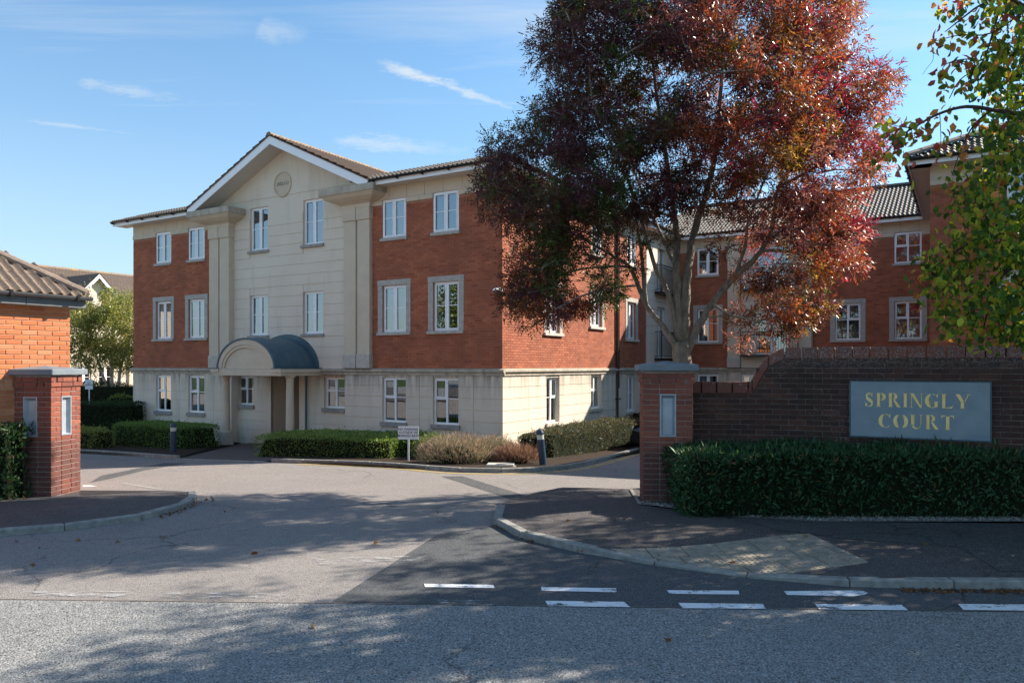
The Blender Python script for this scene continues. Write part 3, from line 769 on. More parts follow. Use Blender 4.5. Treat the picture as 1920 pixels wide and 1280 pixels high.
sheet('flower_bed', o1 + [W(-10.4, -.9), W(-10.4, .0), W(-16.6, .0), W(-17, -2.6), (-17, 27)], 'soil', .055)
sheet('entrance_path', o2 + [G(512, 842), W(-6.9, .2), W(-7.9, 2.1), W(-9.4, 2.1), W(-10.3, .25), W(-10.4, -.9)], 'paving', .03)
sheet('flower_bed', o3 + [W(2.2, 14), W(0, 14), W(0, .0), W(-5.7, .0), W(-6.9, .2), G(512, 842)], 'soil', .055)
for dd in (-.13, -.26):
    a = offset_line(k3[6:], dd); b = offset_line(k3[6:], dd - .07)
    sheet('yellow_line', [tuple(p) for p in a] + [tuple(p) for p in reversed(b)], 'line_yellow', .012)
sheet('gravel_bed', [(2.50, 10.75), G(1200, 957), G(1248, 961), G(1341, 979), G(1538, 991), G(1925, 991), (8.9, 9.10), (9, 9.6), (6.1, 10.2), (4, 11.3), (2.5, 11.3)], 'gravel_mat', .092)
sheet('planting_ground', [(2.4, 11.3), (4, 11.4), (6.1, 10.1), (9, 8.0), (40, -4), (60, 10), (60, 30), (12, 16.6), (6, 15.5), (3.1, 12.6)], 'soil', .06)
sheet('edging_strip', [G(1180, 928), G(1186, 928), G(1203, 958), G(1196, 958)], 'concrete', .1)
ds = empty('drain_cover', (*G(930, 882), 0)); ds.location = (-.25, 16.75, gz(16.75) + .07); ds.rotation_euler = (0, 0, -.05)
tag(ds, 'pale concrete drain slab lying flat in the shrub bed behind the kerb', 'drain cover')
boxes('slab', 'stone_light', (-.3, -.16, 0, .3, .16, .045), parent=ds, bevel=.01); boxes('rim', 'concrete', (-.34, -.2, -.06, .34, .2, .0), parent=ds)

# ================================================================== APARTMENT BUILDING
B = empty('apartment_building', (BC[0], BC[1], 0), BA, 'three storey red brick and cream apartment block with gabled entrance bay and courtyard wings', 'building')
Z0 = -.75; EDG = [Z0, -.5, -.18, .14, .455, .775, 1.10, 1.42, 1.735]
def string_course(loc, rot, u0, u1, z=1.735):
    n_ = max(1, round((u1 - u0) / .62)); w_ = (u1 - u0) / n_; prof = [(0, z), (-.045, z), (-.045, z + .06), (-.065, z + .075), (-.10, z + .105), (-.10, z + .165), (0, z + .195)]
    me = MB().extr_x(prof, .004, w_ - .004).mesh('string_stone', 'string_stone')
    for i in range(n_):
        o = link('string_stone', me, None, B, loc, rot); v = Matrix.Rotation(rot, 3, 'Z') @ Vector((u0 + i * w_, 0, 0)); o.location = Vector(loc) + v
def frieze(loc, rot, u0, u1, holes=(), off=0.0):
    def cutout(a0, a1, hs):
        segs = [(a0, a1)]
        for h0, h1 in hs: segs = [x for p, q in segs for x in ([(p, q)] if q <= h0 or p >= h1 else [(p, min(q, h0))] * (p < h0) + [(max(p, h1), q)] * (q > h1))]
        return [s for s in segs if s[1] - s[0] > .02]
    for p, q in cutout(u0, u1, holes):
        n_ = max(1, round((q - p) / .62))
        for i in range(n_):
            a = p + (q - p) * i / n_; b = p + (q - p) * (i + 1) / n_; boxes('frieze_moulding', 'frieze', (a + .002, -.035, 6.80, b - .002, .02, 6.945), parent=B, loc=loc, rot=rot, bevel=.01)
    n_ = max(1, round((u1 - u0) / .62))
    for i in range(n_):
        a = u0 + (u1 - u0) * i / n_; b = u0 + (u1 - u0) * (i + 1) / n_; boxes('frieze_panel', 'frieze', (a + .005, -.01 + off, 6.95, b - .005, .02, 7.33), parent=B, loc=loc, rot=rot)
def eaves(p0, p1, out, name='fascia', ends=.0):
    """fascia, soffit and gutter along p0-p1 (outer edge), out = unit vector away from the wall"""
    p0, p1, out = Vector(p0), Vector(p1), Vector(out); t = (p1 - p0).normalized(); L = (p1 - p0).length; r = math.atan2(t.y, t.x)
    # object frame: x along t, y = -out must be +y  (t x up)
    sgn = 1 if Vector((-t.y, t.x, 0)).dot(out) < 0 else -1
    def yb(a, b): return (a, b) if sgn > 0 else (-b, -a)
    ya, yb_ = yb(0, .022); boxes('fascia', 'upvc', (0, ya, 7.29, L, yb_, 7.44), parent=B, loc=p0, rot=r)
    ya, yb_ = yb(.022, .55); boxes('soffit', 'soffit', (0, ya, 7.315, L, yb_, 7.33), parent=B, loc=p0, rot=r)
    m = MB(); prof = [(-.01, 7.47)] + [(-.065 - .058 * math.cos(math.pi * k / 6), 7.455 - .062 * math.sin(math.pi * k / 6)) for k in range(7)][::-1] ; prof = [(sgn * a, z) for a, z in prof]
    m.extr_x(prof, -ends, L + ends)
    nb = int(L / .9)
    for i in range(nb + 1):
        x = min(L - .03, .1 + i * .9); a, b = sorted((sgn * -.135, 0)); m.box(x - .015, a, 7.36, x + .015, b, 7.40)
    m.build('gutter', 'gutter', B, p0, r)

WC = [-14.72, -12.83, -3.76, -1.88]; WW = .89
# ---- ground floor, left and right bays
for (a, b, cols) in ((-16.58, -10.95, WC[:2]), (-5.70, 0.0, WC[2:])):
    H = [(c - WW / 2, .34, c + WW / 2, 1.655) for c in cols]
    wall_sheet(B, 'ground_floor_wall', 'render', (0, 0, 0), 0, a, b, Z0, 1.92, H)
    band_panels(B, 'render_panel', 'render', (0, 0, 0), 0, a, b, EDG, H, joints=[c + .95 for c in cols])
    for c in cols: window(B, (c - WW / 2, 0, .34), 0, WW, 1.315, 'sash', curtain=('curtain', .5) if c in (WC[0], WC[3]) else None, sillz=.13)
    fl = [(c - WW / 2, 3.0, WW, 1.39) for c in cols]; HB = [sur_hole(*q) for q in fl] + [(c - WW / 2, 5.71, c + WW / 2, 6.94) for c in cols]
    HW = [(c - WW / 2, 3.0, c + WW / 2, 4.39) for c in cols] + [(c - WW / 2, 5.80, c + WW / 2, 6.94) for c in cols]
    xa, xb = (a, -11.98) if a < -10 else (-4.6, b)
    wall_sheet(B, 'brick_wall', 'mortar_warm', (0, 0, 0), 0, xa, xb, 1.92, 7.33, HW)
    brick_stuff(B, 'brick_building', (0, 0, 0), 0, xa, xb, 1.945, 6.79, HB)
    for i, q in enumerate(fl): window(B, (q[0], 0, q[1]), 0, q[2], q[3], 'pair', surround=True, sillmat='stone', curtain=('curtain', 1.0) if (i == 0 and a > -10) else ('curtain', .45))
    for i, c in enumerate(cols): window(B, (c - WW / 2, 0, 5.80), 0, WW, 1.14, 'pair', sillmat='stone', curtain=('curtain', .9 if i == 0 else .55), depth=.05)
    frieze((0, 0, 0), 0, xa, xb, [(c - WW / 2, c + WW / 2) for c in cols])
string_course((0, 0, 0), 0, -16.68, -10.95); string_course((0, 0, 0), 0, -5.70, .10)
# ---- centre bay
Y3 = .30; YU = .10; CW = [-9.70, -7.18]
HC = [(-11.09, .66, -10.2, 1.64), (-6.89, .66, -6.0, 1.64), (-9.34, Z0, -8.0, 1.72)] + [(c - WW / 2, 3.03, c + WW / 2, 4.39) for c in CW] + [(c - WW / 2, 5.89, c + WW / 2, 7.35) for c in CW]
wall_sheet(B, 'centre_bay_wall', 'render', (0, Y3, 0), 0, -10.95, -5.70, Z0, 1.93, [h for h in HC[1:3]] + [(-10.95, .66, -10.2, 1.64)]); wall_sheet(B, 'centre_bay_wall', 'render', (0, YU, 0), 0, -10.95, -5.70, 1.93, 7.62, HC[3:])
boxes('centre_bay_sill_course', 'render', (-10.95, YU + .009, 1.925, -5.70, Y3 + .05, 1.93), parent=B)
EC = EDG + [1.93 + .3375 * k for k in range(1, 16)]
band_panels(B, 'render_panel', 'render', (0, Y3, 0), 0, -10.95, -5.70, EDG, HC); band_panels(B, 'render_panel', 'render', (0, YU, 0), 0, -10.95, -5.70, EC[8:], HC)
gp = [(-12.35, 7.0), (-10.95, 7.0), (-10.95, 7.62), (-5.70, 7.62), (-5.70, 7.0), (-4.45, 7.0), (-4.45, 7.32), (-8.4, 9.17), (-12.35, 7.32)]
MB().extr_y(gp, YU - .012, YU + .05).build('gable_wall', 'render', B)
for c, st in ((-10.645, 'sash'), (-6.445, 'sash')): window(B, (c - WW / 2, Y3, .66), 0, WW, .98, st, curtain=('curtain', .4), depth=.14, sillz=.13)
for i, c in enumerate(CW):
    window(B, (c - WW / 2, YU, 3.03), 0, WW, 1.36, 'pair', depth=.12, curtain=('curtain', .5 if i else .35)); window(B, (c - WW / 2, YU, 5.89), 0, WW, 1.46, 'pair', depth=.12, curtain=('curtain', .5))
string_course((0, YU, 0), 0, -6.85, -5.70); string_course((0, YU, 0), 0, -10.95, -9.80)
for x in (-10.95, -5.72): boxes('return_wall', 'render', (x - .02 if x < -8 else x, .012, Z0, x if x < -8 else x + .02, Y3, 1.92), parent=B)
# roundel with the date
m = MB(); N = 40; cx, cz, ro, ri = -8.54, 7.98, .42, .37
vs = []
for k in range(N):
    q = 2 * math.pi * k / N; vs += [(cx + ro * math.cos(q), YU - .012, cz + ro * math.sin(q)), (cx + (ro - .015) * math.cos(q), YU - .05, cz + (ro - .015) * math.sin(q)), (cx + ri * math.cos(q), YU - .05, cz + ri * math.sin(q)), (cx + (ri - .01) * math.cos(q), YU - .02, cz + (ri - .01) * math.sin(q))]
fs = []
for k in range(N):
    j = (k + 1) % N
    for e in range(3): fs.append((4 * k + e, 4 * j + e, 4 * j + e + 1, 4 * k + e + 1))
rd = m.add(vs, fs + [tuple(4 * k + 3 for k in reversed(range(N)))]).build('date_roundel', 'frieze', B)
def text_mesh(name, txt, size, mat, parent, loc, rotm, depth=.004, sx=1.0, bold=0.0, space=1.0):
    cu = bpy.data.curves.new(name, 'FONT'); cu.body = txt; cu.size = size; cu.extrude = depth; cu.align_x = 'CENTER'; cu.align_y = 'CENTER'; cu.offset = bold; cu.space_line = space; cu.resolution_u = 2
    o = bpy.data.objects.new(name, cu); COL.objects.link(o); dg = bpy.context.evaluated_depsgraph_get(); me = bpy.data.meshes.new_from_object(o.evaluated_get(dg)); bpy.data.objects.remove(o)
    me.name = name; me.materials.clear(); me.materials.append(M[mat])
    q = link(name, me, None, parent, loc, rotm); q.scale = (sx, 1, 1); return q
text_mesh('date_lettering', '2002.A.D', .165, 'stone_sill', rd, (cx, YU - .024, cz + .02), (R(90), 0, 0), .006, .9, .002)
# ---- piers with base, shaft, capital and flared cornice
for cx in (-11.46, -5.13):
    for s in (-1, 1):
        x0, x1 = (cx - .52, cx - .035) if s < 0 else (cx + .035, cx + .52)
        boxes('pier', 'frieze', (x0, -.13, 1.93, x1, Y3, 6.42), parent=B, bevel=.006)
        boxes('pier_base', 'stone_light', (x0 - .02, -.165, 1.931, x1 + .02, Y3 - .002, 2.36), parent=B, bevel=.012)
        boxes('pier_capital', 'frieze', (x0 - .025, -.17, 6.421, x1 + .025, Y3, 6.80), parent=B, bevel=.01)
    boxes('pier_backing', 'render', (cx - .04, -.05, 1.93, cx + .04, Y3, 6.80), parent=B)
    prof = [(6.80, .03), (6.90, .04), (6.93, .10), (6.98, .26), (7.05, .42), (7.13, .52), (7.15, .54)]
    vs = []; fs = []
    for z, e in prof: vs += [(cx - .53 - e, -.14 - e * .85, z), (cx + .53 + e, -.14 - e * .85, z), (cx + .53 + e, Y3, z), (cx - .53 - e, Y3, z)]
    for i in range(len(prof) - 1):
        for k in range(4): fs.append((4 * i + k, 4 * i + (k + 1) % 4, 4 * i + 4 + (k + 1) % 4, 4 * i + 4 + k))
    fs += [(3, 2, 1, 0), tuple(4 * len(prof) - 4 + k for k in range(4))]
    co = MB().add(vs, fs).build('cornice', 'frieze', B)
    boxes('cornice_slab', 'string_stone', (cx - 1.10, -.63, 7.152, cx + 1.10, Y3, 7.36), parent=co, bevel=.012)
# ---- gable roof
PG = math.atan(.466); ridz = 9.38
for s in (-1, 1):
    xe = -8.4 + s * 4.15; ze = ridz - 4.15 * .466; L = 4.15 / math.cos(PG); cap_ = [((0, -.62, 0), (0, -1, 0)), ((0, 9.4, 0), (0, 1, 0))]
    pantiles(B, 'roof_tiles', 'tile_brown', (xe, -.62, ze + .03), (0, 1, 0), (-s * math.cos(PG), 0, math.sin(PG)), 10.0, L, cap_, amp=.024, step=.034)
    t = Vector((-s * math.cos(PG), 0, math.sin(PG))); nrm = Vector((s * math.sin(PG), 0, math.cos(PG)))
    a = Vector((xe, 0, ze)); b = Vector((-8.4, 0, ridz))
    d0 = nrm * -.005; d1 = nrm * -.24; q = [a + d0, b + d0, Vector((-8.4, 0, ridz - .24 / math.cos(PG))), a + d1 + t * .0]
    MB().extr_y([(p.x, p.z) for p in q], -.60, -.57).build('bargeboard', 'upvc', B)
    q2 = [a + nrm * -.2, b + Vector((0, 0, -.215)), b + Vector((0, 0, -.235)), a + nrm * -.22]
    MB().extr_y([(p.x, p.z) for p in q2], -.565, YU - .012).build('gable_soffit', 'soffit', B)
    MB().extr_y([((a + d0).x, (a + d0).z), ((b + d0).x, (b + d0).z), ((b + nrm * .022).x, (b + nrm * .022).z), ((a + nrm * .022).x, (a + nrm * .022).z)], -.625, -.55).build('verge', 'tile_brown', B)
ridge_tiles(B, (-8.4, -.64, ridz + .02), (-8.4, 9.4, ridz + .02))
# ---- low front roofs left and right, hipped at the ends
c22, s22 = math.cos(R(22)), math.sin(R(22)); VL = 1.12
pantiles(B, 'roof_tiles', 'tile_dark', (-17.2, -.55, 7.47), (1, 0, 0), (0, c22, s22), 5.4, VL, [((-17.1, -.55, 0), (-1, 1, 0)), ((-12.2, 0, 0), (1, 0, 0))])
pantiles(B, 'roof_tiles', 'tile_dark', (-5.0, -.55, 7.47), (1, 0, 0), (0, c22, s22), 5.7, VL, [((.55, -.55, 0), (1, 1, 0))])
pantiles(B, 'roof_tiles', 'tile_dark', (.55, -.65, 7.47), (0, 1, 0), (-c22, 0, s22), 14.6, VL, [((.55, -.55, 0), (-1, -1, 0)), ((0, 13.9, 0), (0, 1, 0))])
ridge_tiles(B, (.5, -.5, 7.53), (-.48, .48, 7.90), 'tile_dark', r=.05); ridge_tiles(B, (-17.05, -.5, 7.47), (-16.1, .45, 7.83), 'tile_dark', r=.04)
boxes('roof_deck', 'tile_dark', (-16.2, .35, 7.80, -.35, 10, 7.86), (-8, 10, 7.80, -.35, 20, 7.861), parent=B)
for a, b in ((-17.1, -12.58), (-4.2, .5)): eaves((a, -.5, 0), (b, -.5, 0), (0, -1, 0))
eaves((.5, -.478, 0), (.5, 13.5, 0), (1, 0, 0))
# ---- side wing (sunlit)
SW = [(2.5, .29, .85, 1.36, 'sash'), (5.65, .57, .85, 1.10, 'sash'), (8.75, .30, .85, 1.37, 'pair')]
HS = [(q[0], q[1], q[0] + q[2], q[1] + q[3]) for q in SW]
wall_sheet(B, 'ground_floor_wall', 'render', (0, 0, 0), R(90), 0, 10.77, Z0, 1.92, HS)
band_panels(B, 'render_panel', 'render', (0, 0, 0), R(90), 0, 10.77, EDG, HS, joints=[1.4, 4.5, 7.8])
for q in SW: window(B, (0, q[0], q[1]), R(90), q[2], q[3], q[4], flip=(q[4] == 'sash' and q[0] < 4), sillmat='stone_light', depth=.12, sillz=.11)
F1 = [(2.52, 3.0, .86, 1.39), (5.72, 3.33, .84, 1.06), (8.85, 3.0, .88, 1.39)]; F2 = [(2.52, 5.8, .86, 1.14), (5.72, 5.8, .84, 1.14), (8.85, 5.8, .88, 1.14)]
HW = [(q[0], q[1], q[0] + q[2], q[1] + q[3]) for q in F1 + F2]
wall_sheet(B, 'brick_wall', 'mortar_warm', (0, 0, 0), R(90), .0, 10.77, 1.92, 7.33, HW)
brick_stuff(B, 'brick_building', (0, 0, 0), R(90), .0, 10.77, 1.945, 6.79, [sur_hole(*q) for q in F1] + [(q[0], 5.71, q[0] + q[2], 6.94) for q in F2])
for q in F1: window(B, (0, q[0], q[1]), R(90), q[2], q[3], 'pair', surround=True, sillmat='stone_light', curtain=('curtain', .5), depth=.12)
for q in F2: window(B, (0, q[0], q[1]), R(90), q[2], q[3], 'pair', sillmat='stone_light', curtain=('curtain', .5), depth=.06)
frieze((0, 0, 0), R(90), 0.0, 10.77, [(q[0], q[0] + q[2]) for q in F2]); string_course((0, 0, 0), R(90), 0.0, 10.77)
HD = [(12.0, 2.32, 13.1, 4.42), (12.0, 5.0, 13.1, 6.9)]
wall_sheet(B, 'bay_wall', 'render', (0, 0, 0), R(90), 10.77, 14.0, Z0, 7.33, HD)
band_panels(B, 'render_panel', 'render', (0, 0, 0), R(90), 10.78, 13.98, EDG + [1.93 + .3375 * k for k in range(0, 15)] + [6.99], HD, y0=-.03)
string_course((0, 0, 0), R(90), 10.77, 13.9); frieze((0, 0, 0), R(90), 10.77, 13.95, off=-.02)
for z in (2.32, 5.0): window(B, (0, 12.0, z), R(90), 1.1, 2.1 if z < 3 else 1.9, 'door', sill=False, depth=.14)
def balcony(loc, rot, w, z, h=1.05, d=.34):
    bl = boxes('balcony', 'iron', (0, -d, z - .10, w, -.031, z), parent=B, loc=loc, rot=rot, bevel=.006)
    m = MB(); m.box(0, -d, z + h, w, -d + .035, z + h + .03); m.box(0, -d, z + h - .13, w, -d + .02, z + h - .11); m.box(0, -d, z + .06, w, -d + .03, z + .085)
    for s in (0, w - .03): m.box(s, -d, z, s + .03, -d + .03, z + h + .05); m.box(s, -d + .03, z + h, s + .03, -.03, z + h + .03); m.box(s, -d + .03, z + .06, s + .03, -.03, z + .085)
    k = int(w / .105)
    for i in range(1, k): x = w * i / k; m.box(x - .006, -d + .006, z + .085, x + .006, -d + .018, z + h)
    for s in (0.01, w - .02): 
        for y in (-.24, -.14): m.box(s, y, z + .085, s + .012, y + .012, z + h)
    m.build('railing', 'iron', bl)
balcony((0, 11.66, 0), R(90), 2.1, 2.32); balcony((0, 11.66, 0), R(90), 2.1, 5.0)
for z0_ in (0,):
    m = MB(); m.tube([(.07, 7.78, 7.3), (.07, 7.78, -.55)], .04, 10); m.tube([(.07, 7.9, 7.3), (.07, 7.9, 1.2)], .03, 10)
    for z in (6.2, 4.3, 2.5, .8): m.box(.0, 7.71, z, .12, 7.95, z + .05)
    m.build('downpipe', 'downpipe', B, smooth=False)
# ---- rear wing
yr = 14.0; rc = [1.51, 6.91, 8.955]; HW = [(c - WW / 2, 3.0, c + WW / 2, 4.39) for c in rc] + [(c - WW / 2, 5.8, c + WW / 2, 6.93) for c in rc]
HG = [(c - WW / 2, .34, c + WW / 2, 1.655) for c in rc] + [(2.9, .34, 3.6, 1.655)]
wall_sheet(B, 'ground_floor_wall', 'render', (0, yr, 0), 0, 0, 9.95, Z0, 1.92, HG)
band_panels(B, 'render_panel', 'render', (0, yr, 0), 0, 0.01, 9.94, EDG, HG)
for c in rc: window(B, (c - WW / 2, yr, .34), 0, WW, 1.315, 'pair')
window(B, (2.9, yr, .34), 0, .7, 1.315, 'pair')
for a, b in ((0.0, 2.37), (5.65, 9.95)):
    hs = [h for h in HW if a < h[0] < b]; wall_sheet(B, 'brick_wall', 'mortar_warm', (0, yr, 0), 0, a, b, 1.92, 7.33, hs)
    hb = [sur_hole(h[0], h[1], WW, 1.39) if h[1] < 4 else (h[0], 5.71, h[2], 6.93) for h in hs]
    brick_stuff(B, 'brick_building', (0, yr, 0), 0, a + .01, b - .01, 1.945, 6.79, hb); frieze((0, yr, 0), 0, a, b - .02, [(h[0], h[2]) for h in hs if h[1] > 5])
for i, c in enumerate(rc):
    window(B, (c - WW / 2, yr, 3.0), 0, WW, 1.39, 'sash', surround=True, sillmat='stone', flip=(i == 1), curtain=(('curtain_grey', 1.0) if i else ('curtain', .3)))
    window(B, (c - WW / 2, yr, 5.8), 0, WW, 1.13, 'sash' if i else 'pair', sillmat='stone', depth=.05, curtain=('curtain', 1.0) if i else None)
hd = [(3.43, 2.46, 4.77, 4.42), (3.43, 5.1, 4.77, 6.85)]
wall_sheet(B, 'bay_wall', 'render', (0, yr, 0), 0, 2.37, 5.65, 1.92, 7.33, hd); band_panels(B, 'render_panel', 'render', (0, yr, 0), 0, 2.38, 5.64, [1.93 + .3375 * k for k in range(0, 15)] + [6.99], hd, y0=-.05); frieze((0, yr, 0), 0, 2.37, 5.65, off=-.04)
for x0 in (2.37, 5.13): boxes('pier', 'frieze', (x0, -.16, 1.93, x0 + .5, -.051, 6.42), parent=B, loc=(0, yr, 0), bevel=.006); boxes('pier_base', 'stone_light', (x0 - .02, -.19, 1.931, x0 + .52, -.052, 2.36), parent=B, loc=(0, yr, 0), bevel=.01); boxes('pier_capital', 'frieze', (x0 - .03, -.19, 6.421, x0 + .53, -.052, 6.79), parent=B, loc=(0, yr, 0), bevel=.01)
for z, h in ((2.46, 1.96), (5.1, 1.75)): window(B, (3.43, yr, z), 0, 1.34, h, 'door', sill=False, curtain=('curtain_orange', .5)); balcony((2.96, yr - .02, 0), 0, 2.22, z, .9, .42)
string_course((0, yr, 0), 0, 0.1, 9.95)
eaves((.52, 13.5, 0), (9.47, 13.5, 0), (0, -1, 0))
cp, sp_ = math.cos(R(25)), math.sin(R(25))
pantiles(B, 'roof_tiles', 'tile_dark', (-.6, 13.45, 7.47), (1, 0, 0), (0, cp, sp_), 10.8, 4.7, [((10.1, 0, 0), (1, 0, 0))], amp=.034, step=.026)
zr_ = 7.47 + 4.7 * sp_; yr_ = 13.45 + 4.7 * cp
ridge_tiles(B, (-.6, yr_, zr_ + .03), (12, yr_, zr_ + .03), 'tile_dark')
MB().add([(-.6, yr_, zr_), (14, yr_, zr_), (14, yr_ + 4.3, 7.4), (-.6, yr_ + 4.3, 7.4)], [(0, 1, 2, 3)]).build('rear_roof', 'tile_dark', B)
# ---- right hand block nearest the camera
xb, yb = 9.95, 5.6; bc = [12.12, 14.3, 16.6]
HW = [(c - WW / 2, 3.0, c + WW / 2, 4.39) for c in bc] + [(c - WW / 2, 5.8, c + WW / 2, 6.93) for c in bc]
wall_sheet(B, 'brick_wall', 'mortar_warm', (0, yb, 0), 0, xb, 20, Z0, 7.33, HW)
brick_stuff(B, 'brick_building', (0, yb, 0), 0, xb, 20, 1.945, 6.79, [sur_hole(h[0], h[1], WW, 1.39) if h[1] < 4 else (h[0], 5.71, h[2], 6.93) for h in HW])
for c in bc: window(B, (c - WW / 2, yb, 3.0), 0, WW, 1.39, 'pair', surround=True, sillmat='stone', curtain=('curtain', .6)); window(B, (c - WW / 2, yb, 5.8), 0, WW, 1.13, 'pair', sillmat='stone', depth=.05)
frieze((0, yb, 0), 0, xb, 20, [(c - WW / 2, c + WW / 2) for c in bc]); string_course((0, yb, 0), 0, xb, 20)
boxes('flank_wall', 'mortar_warm', (xb, yb + .05, Z0, xb + .2, yr, 7.33), parent=B)
brick_stuff(B, 'brick_building', (xb, yr, 0), R(-90), .0, yr - yb, 1.945, 6.79, [])
eaves((9.45, 5.1, 0), (20, 5.1, 0), (0, -1, 0)); eaves((9.45, 5.122, 0), (9.45, 13.9, 0), (-1, 0, 0))
pantiles(B, 'roof_tiles', 'tile_dark', (9.3, 5.05, 7.47), (1, 0, 0), (0, cp, sp_), 11, 5.0, [((9.4, 5.05, 0), (-1, 1, 0))], amp=.034, step=.026)
pantiles(B, 'roof_tiles', 'tile_dark', (9.4, 5.0, 7.47), (0, 1, 0), (cp, 0, sp_), 9.5, 5.0, [((9.4, 5.05, 0), (1, -1, 0))], amp=.034)
ridge_tiles(B, (9.42, 5.07, 7.53), (13.9, 9.55, 7.53 + 4.48 * math.tan(R(25))), 'tile_mossy', r=.13)
boxes('flank_wall', 'mortar_warm', (-16.56, .03, Z0, -16.4, 9.8, 7.33), (-16.3, 9.8, Z0, -8, 10, 7.33), (-8.2, 10.01, Z0, -8, 22, 7.33), (-8, 22, Z0, 20, 22.2, 7.33), (19.8, 5.65, Z0, 20, 22, 7.33), parent=B)
# ---- lobby recess
boxes('lobby_wall', 'render', (-9.36, Y3 + .02, Z0, -9.34, 2.1, 1.85), (-8.0, Y3 + .02, Z0, -7.98, 2.1, 1.85), (-9.34, 2.1, Z0, -8.0, 2.12, 1.85), (-9.36, Y3 + .02, 1.85, -7.98, 2.12, 1.87), parent=B)
dr = boxes('entrance_door', 'door_brown', (-9.0, 2.02, Z0, -8.12, 2.07, 1.45), parent=B, bevel=.01)
MB().add([(-8.86, 2.01, .1), (-8.26, 2.01, .1), (-8.26, 2.01, 1.3), (-8.86, 2.01, 1.3)], [(0, 1, 2, 3)]).build('door_pane', 'glass', dr); boxes('handle', 'brass', (-8.92, 1.97, .25, -8.89, 2.0, .6), parent=dr)
nb_ = boxes('notice', 'red_print', (-9.338, .95, 1.18, -9.325, 1.28, 1.28), parent=B); boxes('notice', 'plate_yellow', (-9.338, 1.02, 1.34, -9.325, 1.2, 1.5), parent=B)
boxes('notice_board', 'door_brown', (-7.74, Y3 - .07, .9, -7.66, Y3 - .015, 1.5), parent=B) if False else None
m = MB(); m.tube([(-7.62, Y3 - .08, 1.70), (-7.62, Y3 - .08, -.6)], .035, 10); m.build('downpipe', 'lead_blue', B)
# ---- entrance canopy
cxn, zs = -8.35, 1.92; CAN = []
def arc(rx, rz, n_=28): return [(cxn + rx * math.cos(math.pi * k / n_), zs + rz * math.sin(math.pi * k / n_)) for k in range(n_ + 1)]
def shell(name, mat, ro, ri, y0, y1, par=None, ro2=None, ri2=None):
    ro2 = ro2 or ro; ri2 = ri2 or ri; a, b, c, d = arc(*ro), arc(*ri), arc(*ro2), arc(*ri2); n_ = len(a); vs = [(p[0], y0, p[1]) for p in a] + [(p[0], y0, p[1]) for p in b] + [(p[0], y1, p[1]) for p in c] + [(p[0], y1, p[1]) for p in d]
    fs = []
    for k in range(n_ - 1): fs += [(k, k + 1, n_ + k + 1, n_ + k), (k + 1, k, 2 * n_ + k, 2 * n_ + k + 1), (n_ + k, n_ + k + 1, 3 * n_ + k + 1, 3 * n_ + k), (2 * n_ + k, 3 * n_ + k, 3 * n_ + k + 1, 2 * n_ + k + 1)]
    return MB().add(vs, fs).build(name, mat, par or B, smooth=False)
cn = shell('canopy_roof', 'lead_blue', (1.33, .955), (1.27, .90), -1.62, .04)
shell('canopy_upstand', 'lead_blue', (1.46, 1.10), (1.30, .93), .0, YU - .013, cn, (1.46, 1.12), (1.30, .93))
shell('archivolt', 'frieze', (1.262, .895), (1.10, .75), -1.60, -1.40, cn); shell('archivolt', 'frieze', (1.098, .748), (1.0, .65), -1.575, -1.40, cn)
t_ = arc(.998, .648); MB().extr_y(t_, -1.53, -1.45).build('tympanum', 'frieze', cn)
for x0, x1 in ((-9.90, -9.62), (-7.08, -6.80)):
    boxes('beam', 'frieze', (x0, -1.405, 1.70, x1, Y3 - .013, 1.90), parent=cn, bevel=.008); boxes('beam_cornice', 'frieze', (x0 - .05, -1.64, 1.80, x1 + .05, Y3 - .014, 1.916), parent=cn, bevel=.01)
    boxes('lead_ledge', 'lead_blue', (x0 - .06, -1.65, 1.918, x1 + .06, Y3 - .015, 1.94), parent=cn)
boxes('front_beam', 'frieze', (-9.92, -1.60, 1.70, -6.78, -1.407, 1.915), parent=cn, bevel=.008)
boxes('canopy_ceiling', 'frieze', (-9.6, -1.4, 1.80, -7.1, Y3 - .02, 1.83), parent=cn)
for x in (-9.88, -6.95):
    cl = empty('column', (x, -1.08, 0), parent=B); g0 = -.60
    boxes('plinth', 'stone_light', (-.165, -.165, g0, .165, .165, g0 + .44), parent=cl, bevel=.012)
    MB().lathe([(.15, g0 + .441), (.165, g0 + .46), (.15, g0 + .49), (.13, g0 + .50), (.125, g0 + .54), (.122, .6), (.108, 1.52), (.12, 1.53), (.12, 1.55), (.108, 1.56), (.108, 1.61), (.15, 1.655), (.15, 1.698)], seg=24).build('shaft', 'frieze', cl, smooth=False)
# ---- security lamp on the corner
sl_ = MB(); sl_.box(-.06, -.05, 3.98, .02, -.013, 4.08); sl_.add([(-.16, -.26, 4.00), (-.02, -.26, 4.00), (-.02, -.05, 4.08), (-.16, -.05, 4.08), (-.16, -.24, 4.06), (-.02, -.24, 4.06), (-.02, -.05, 4.14), (-.16, -.05, 4.14)], [(0, 3, 2, 1), (4, 5, 6, 7), (0, 1, 5, 4), (1, 2, 6, 5), (2, 3, 7, 6), (3, 0, 4, 7)])
sl_.build('security_lamp', 'lamp_white', B)
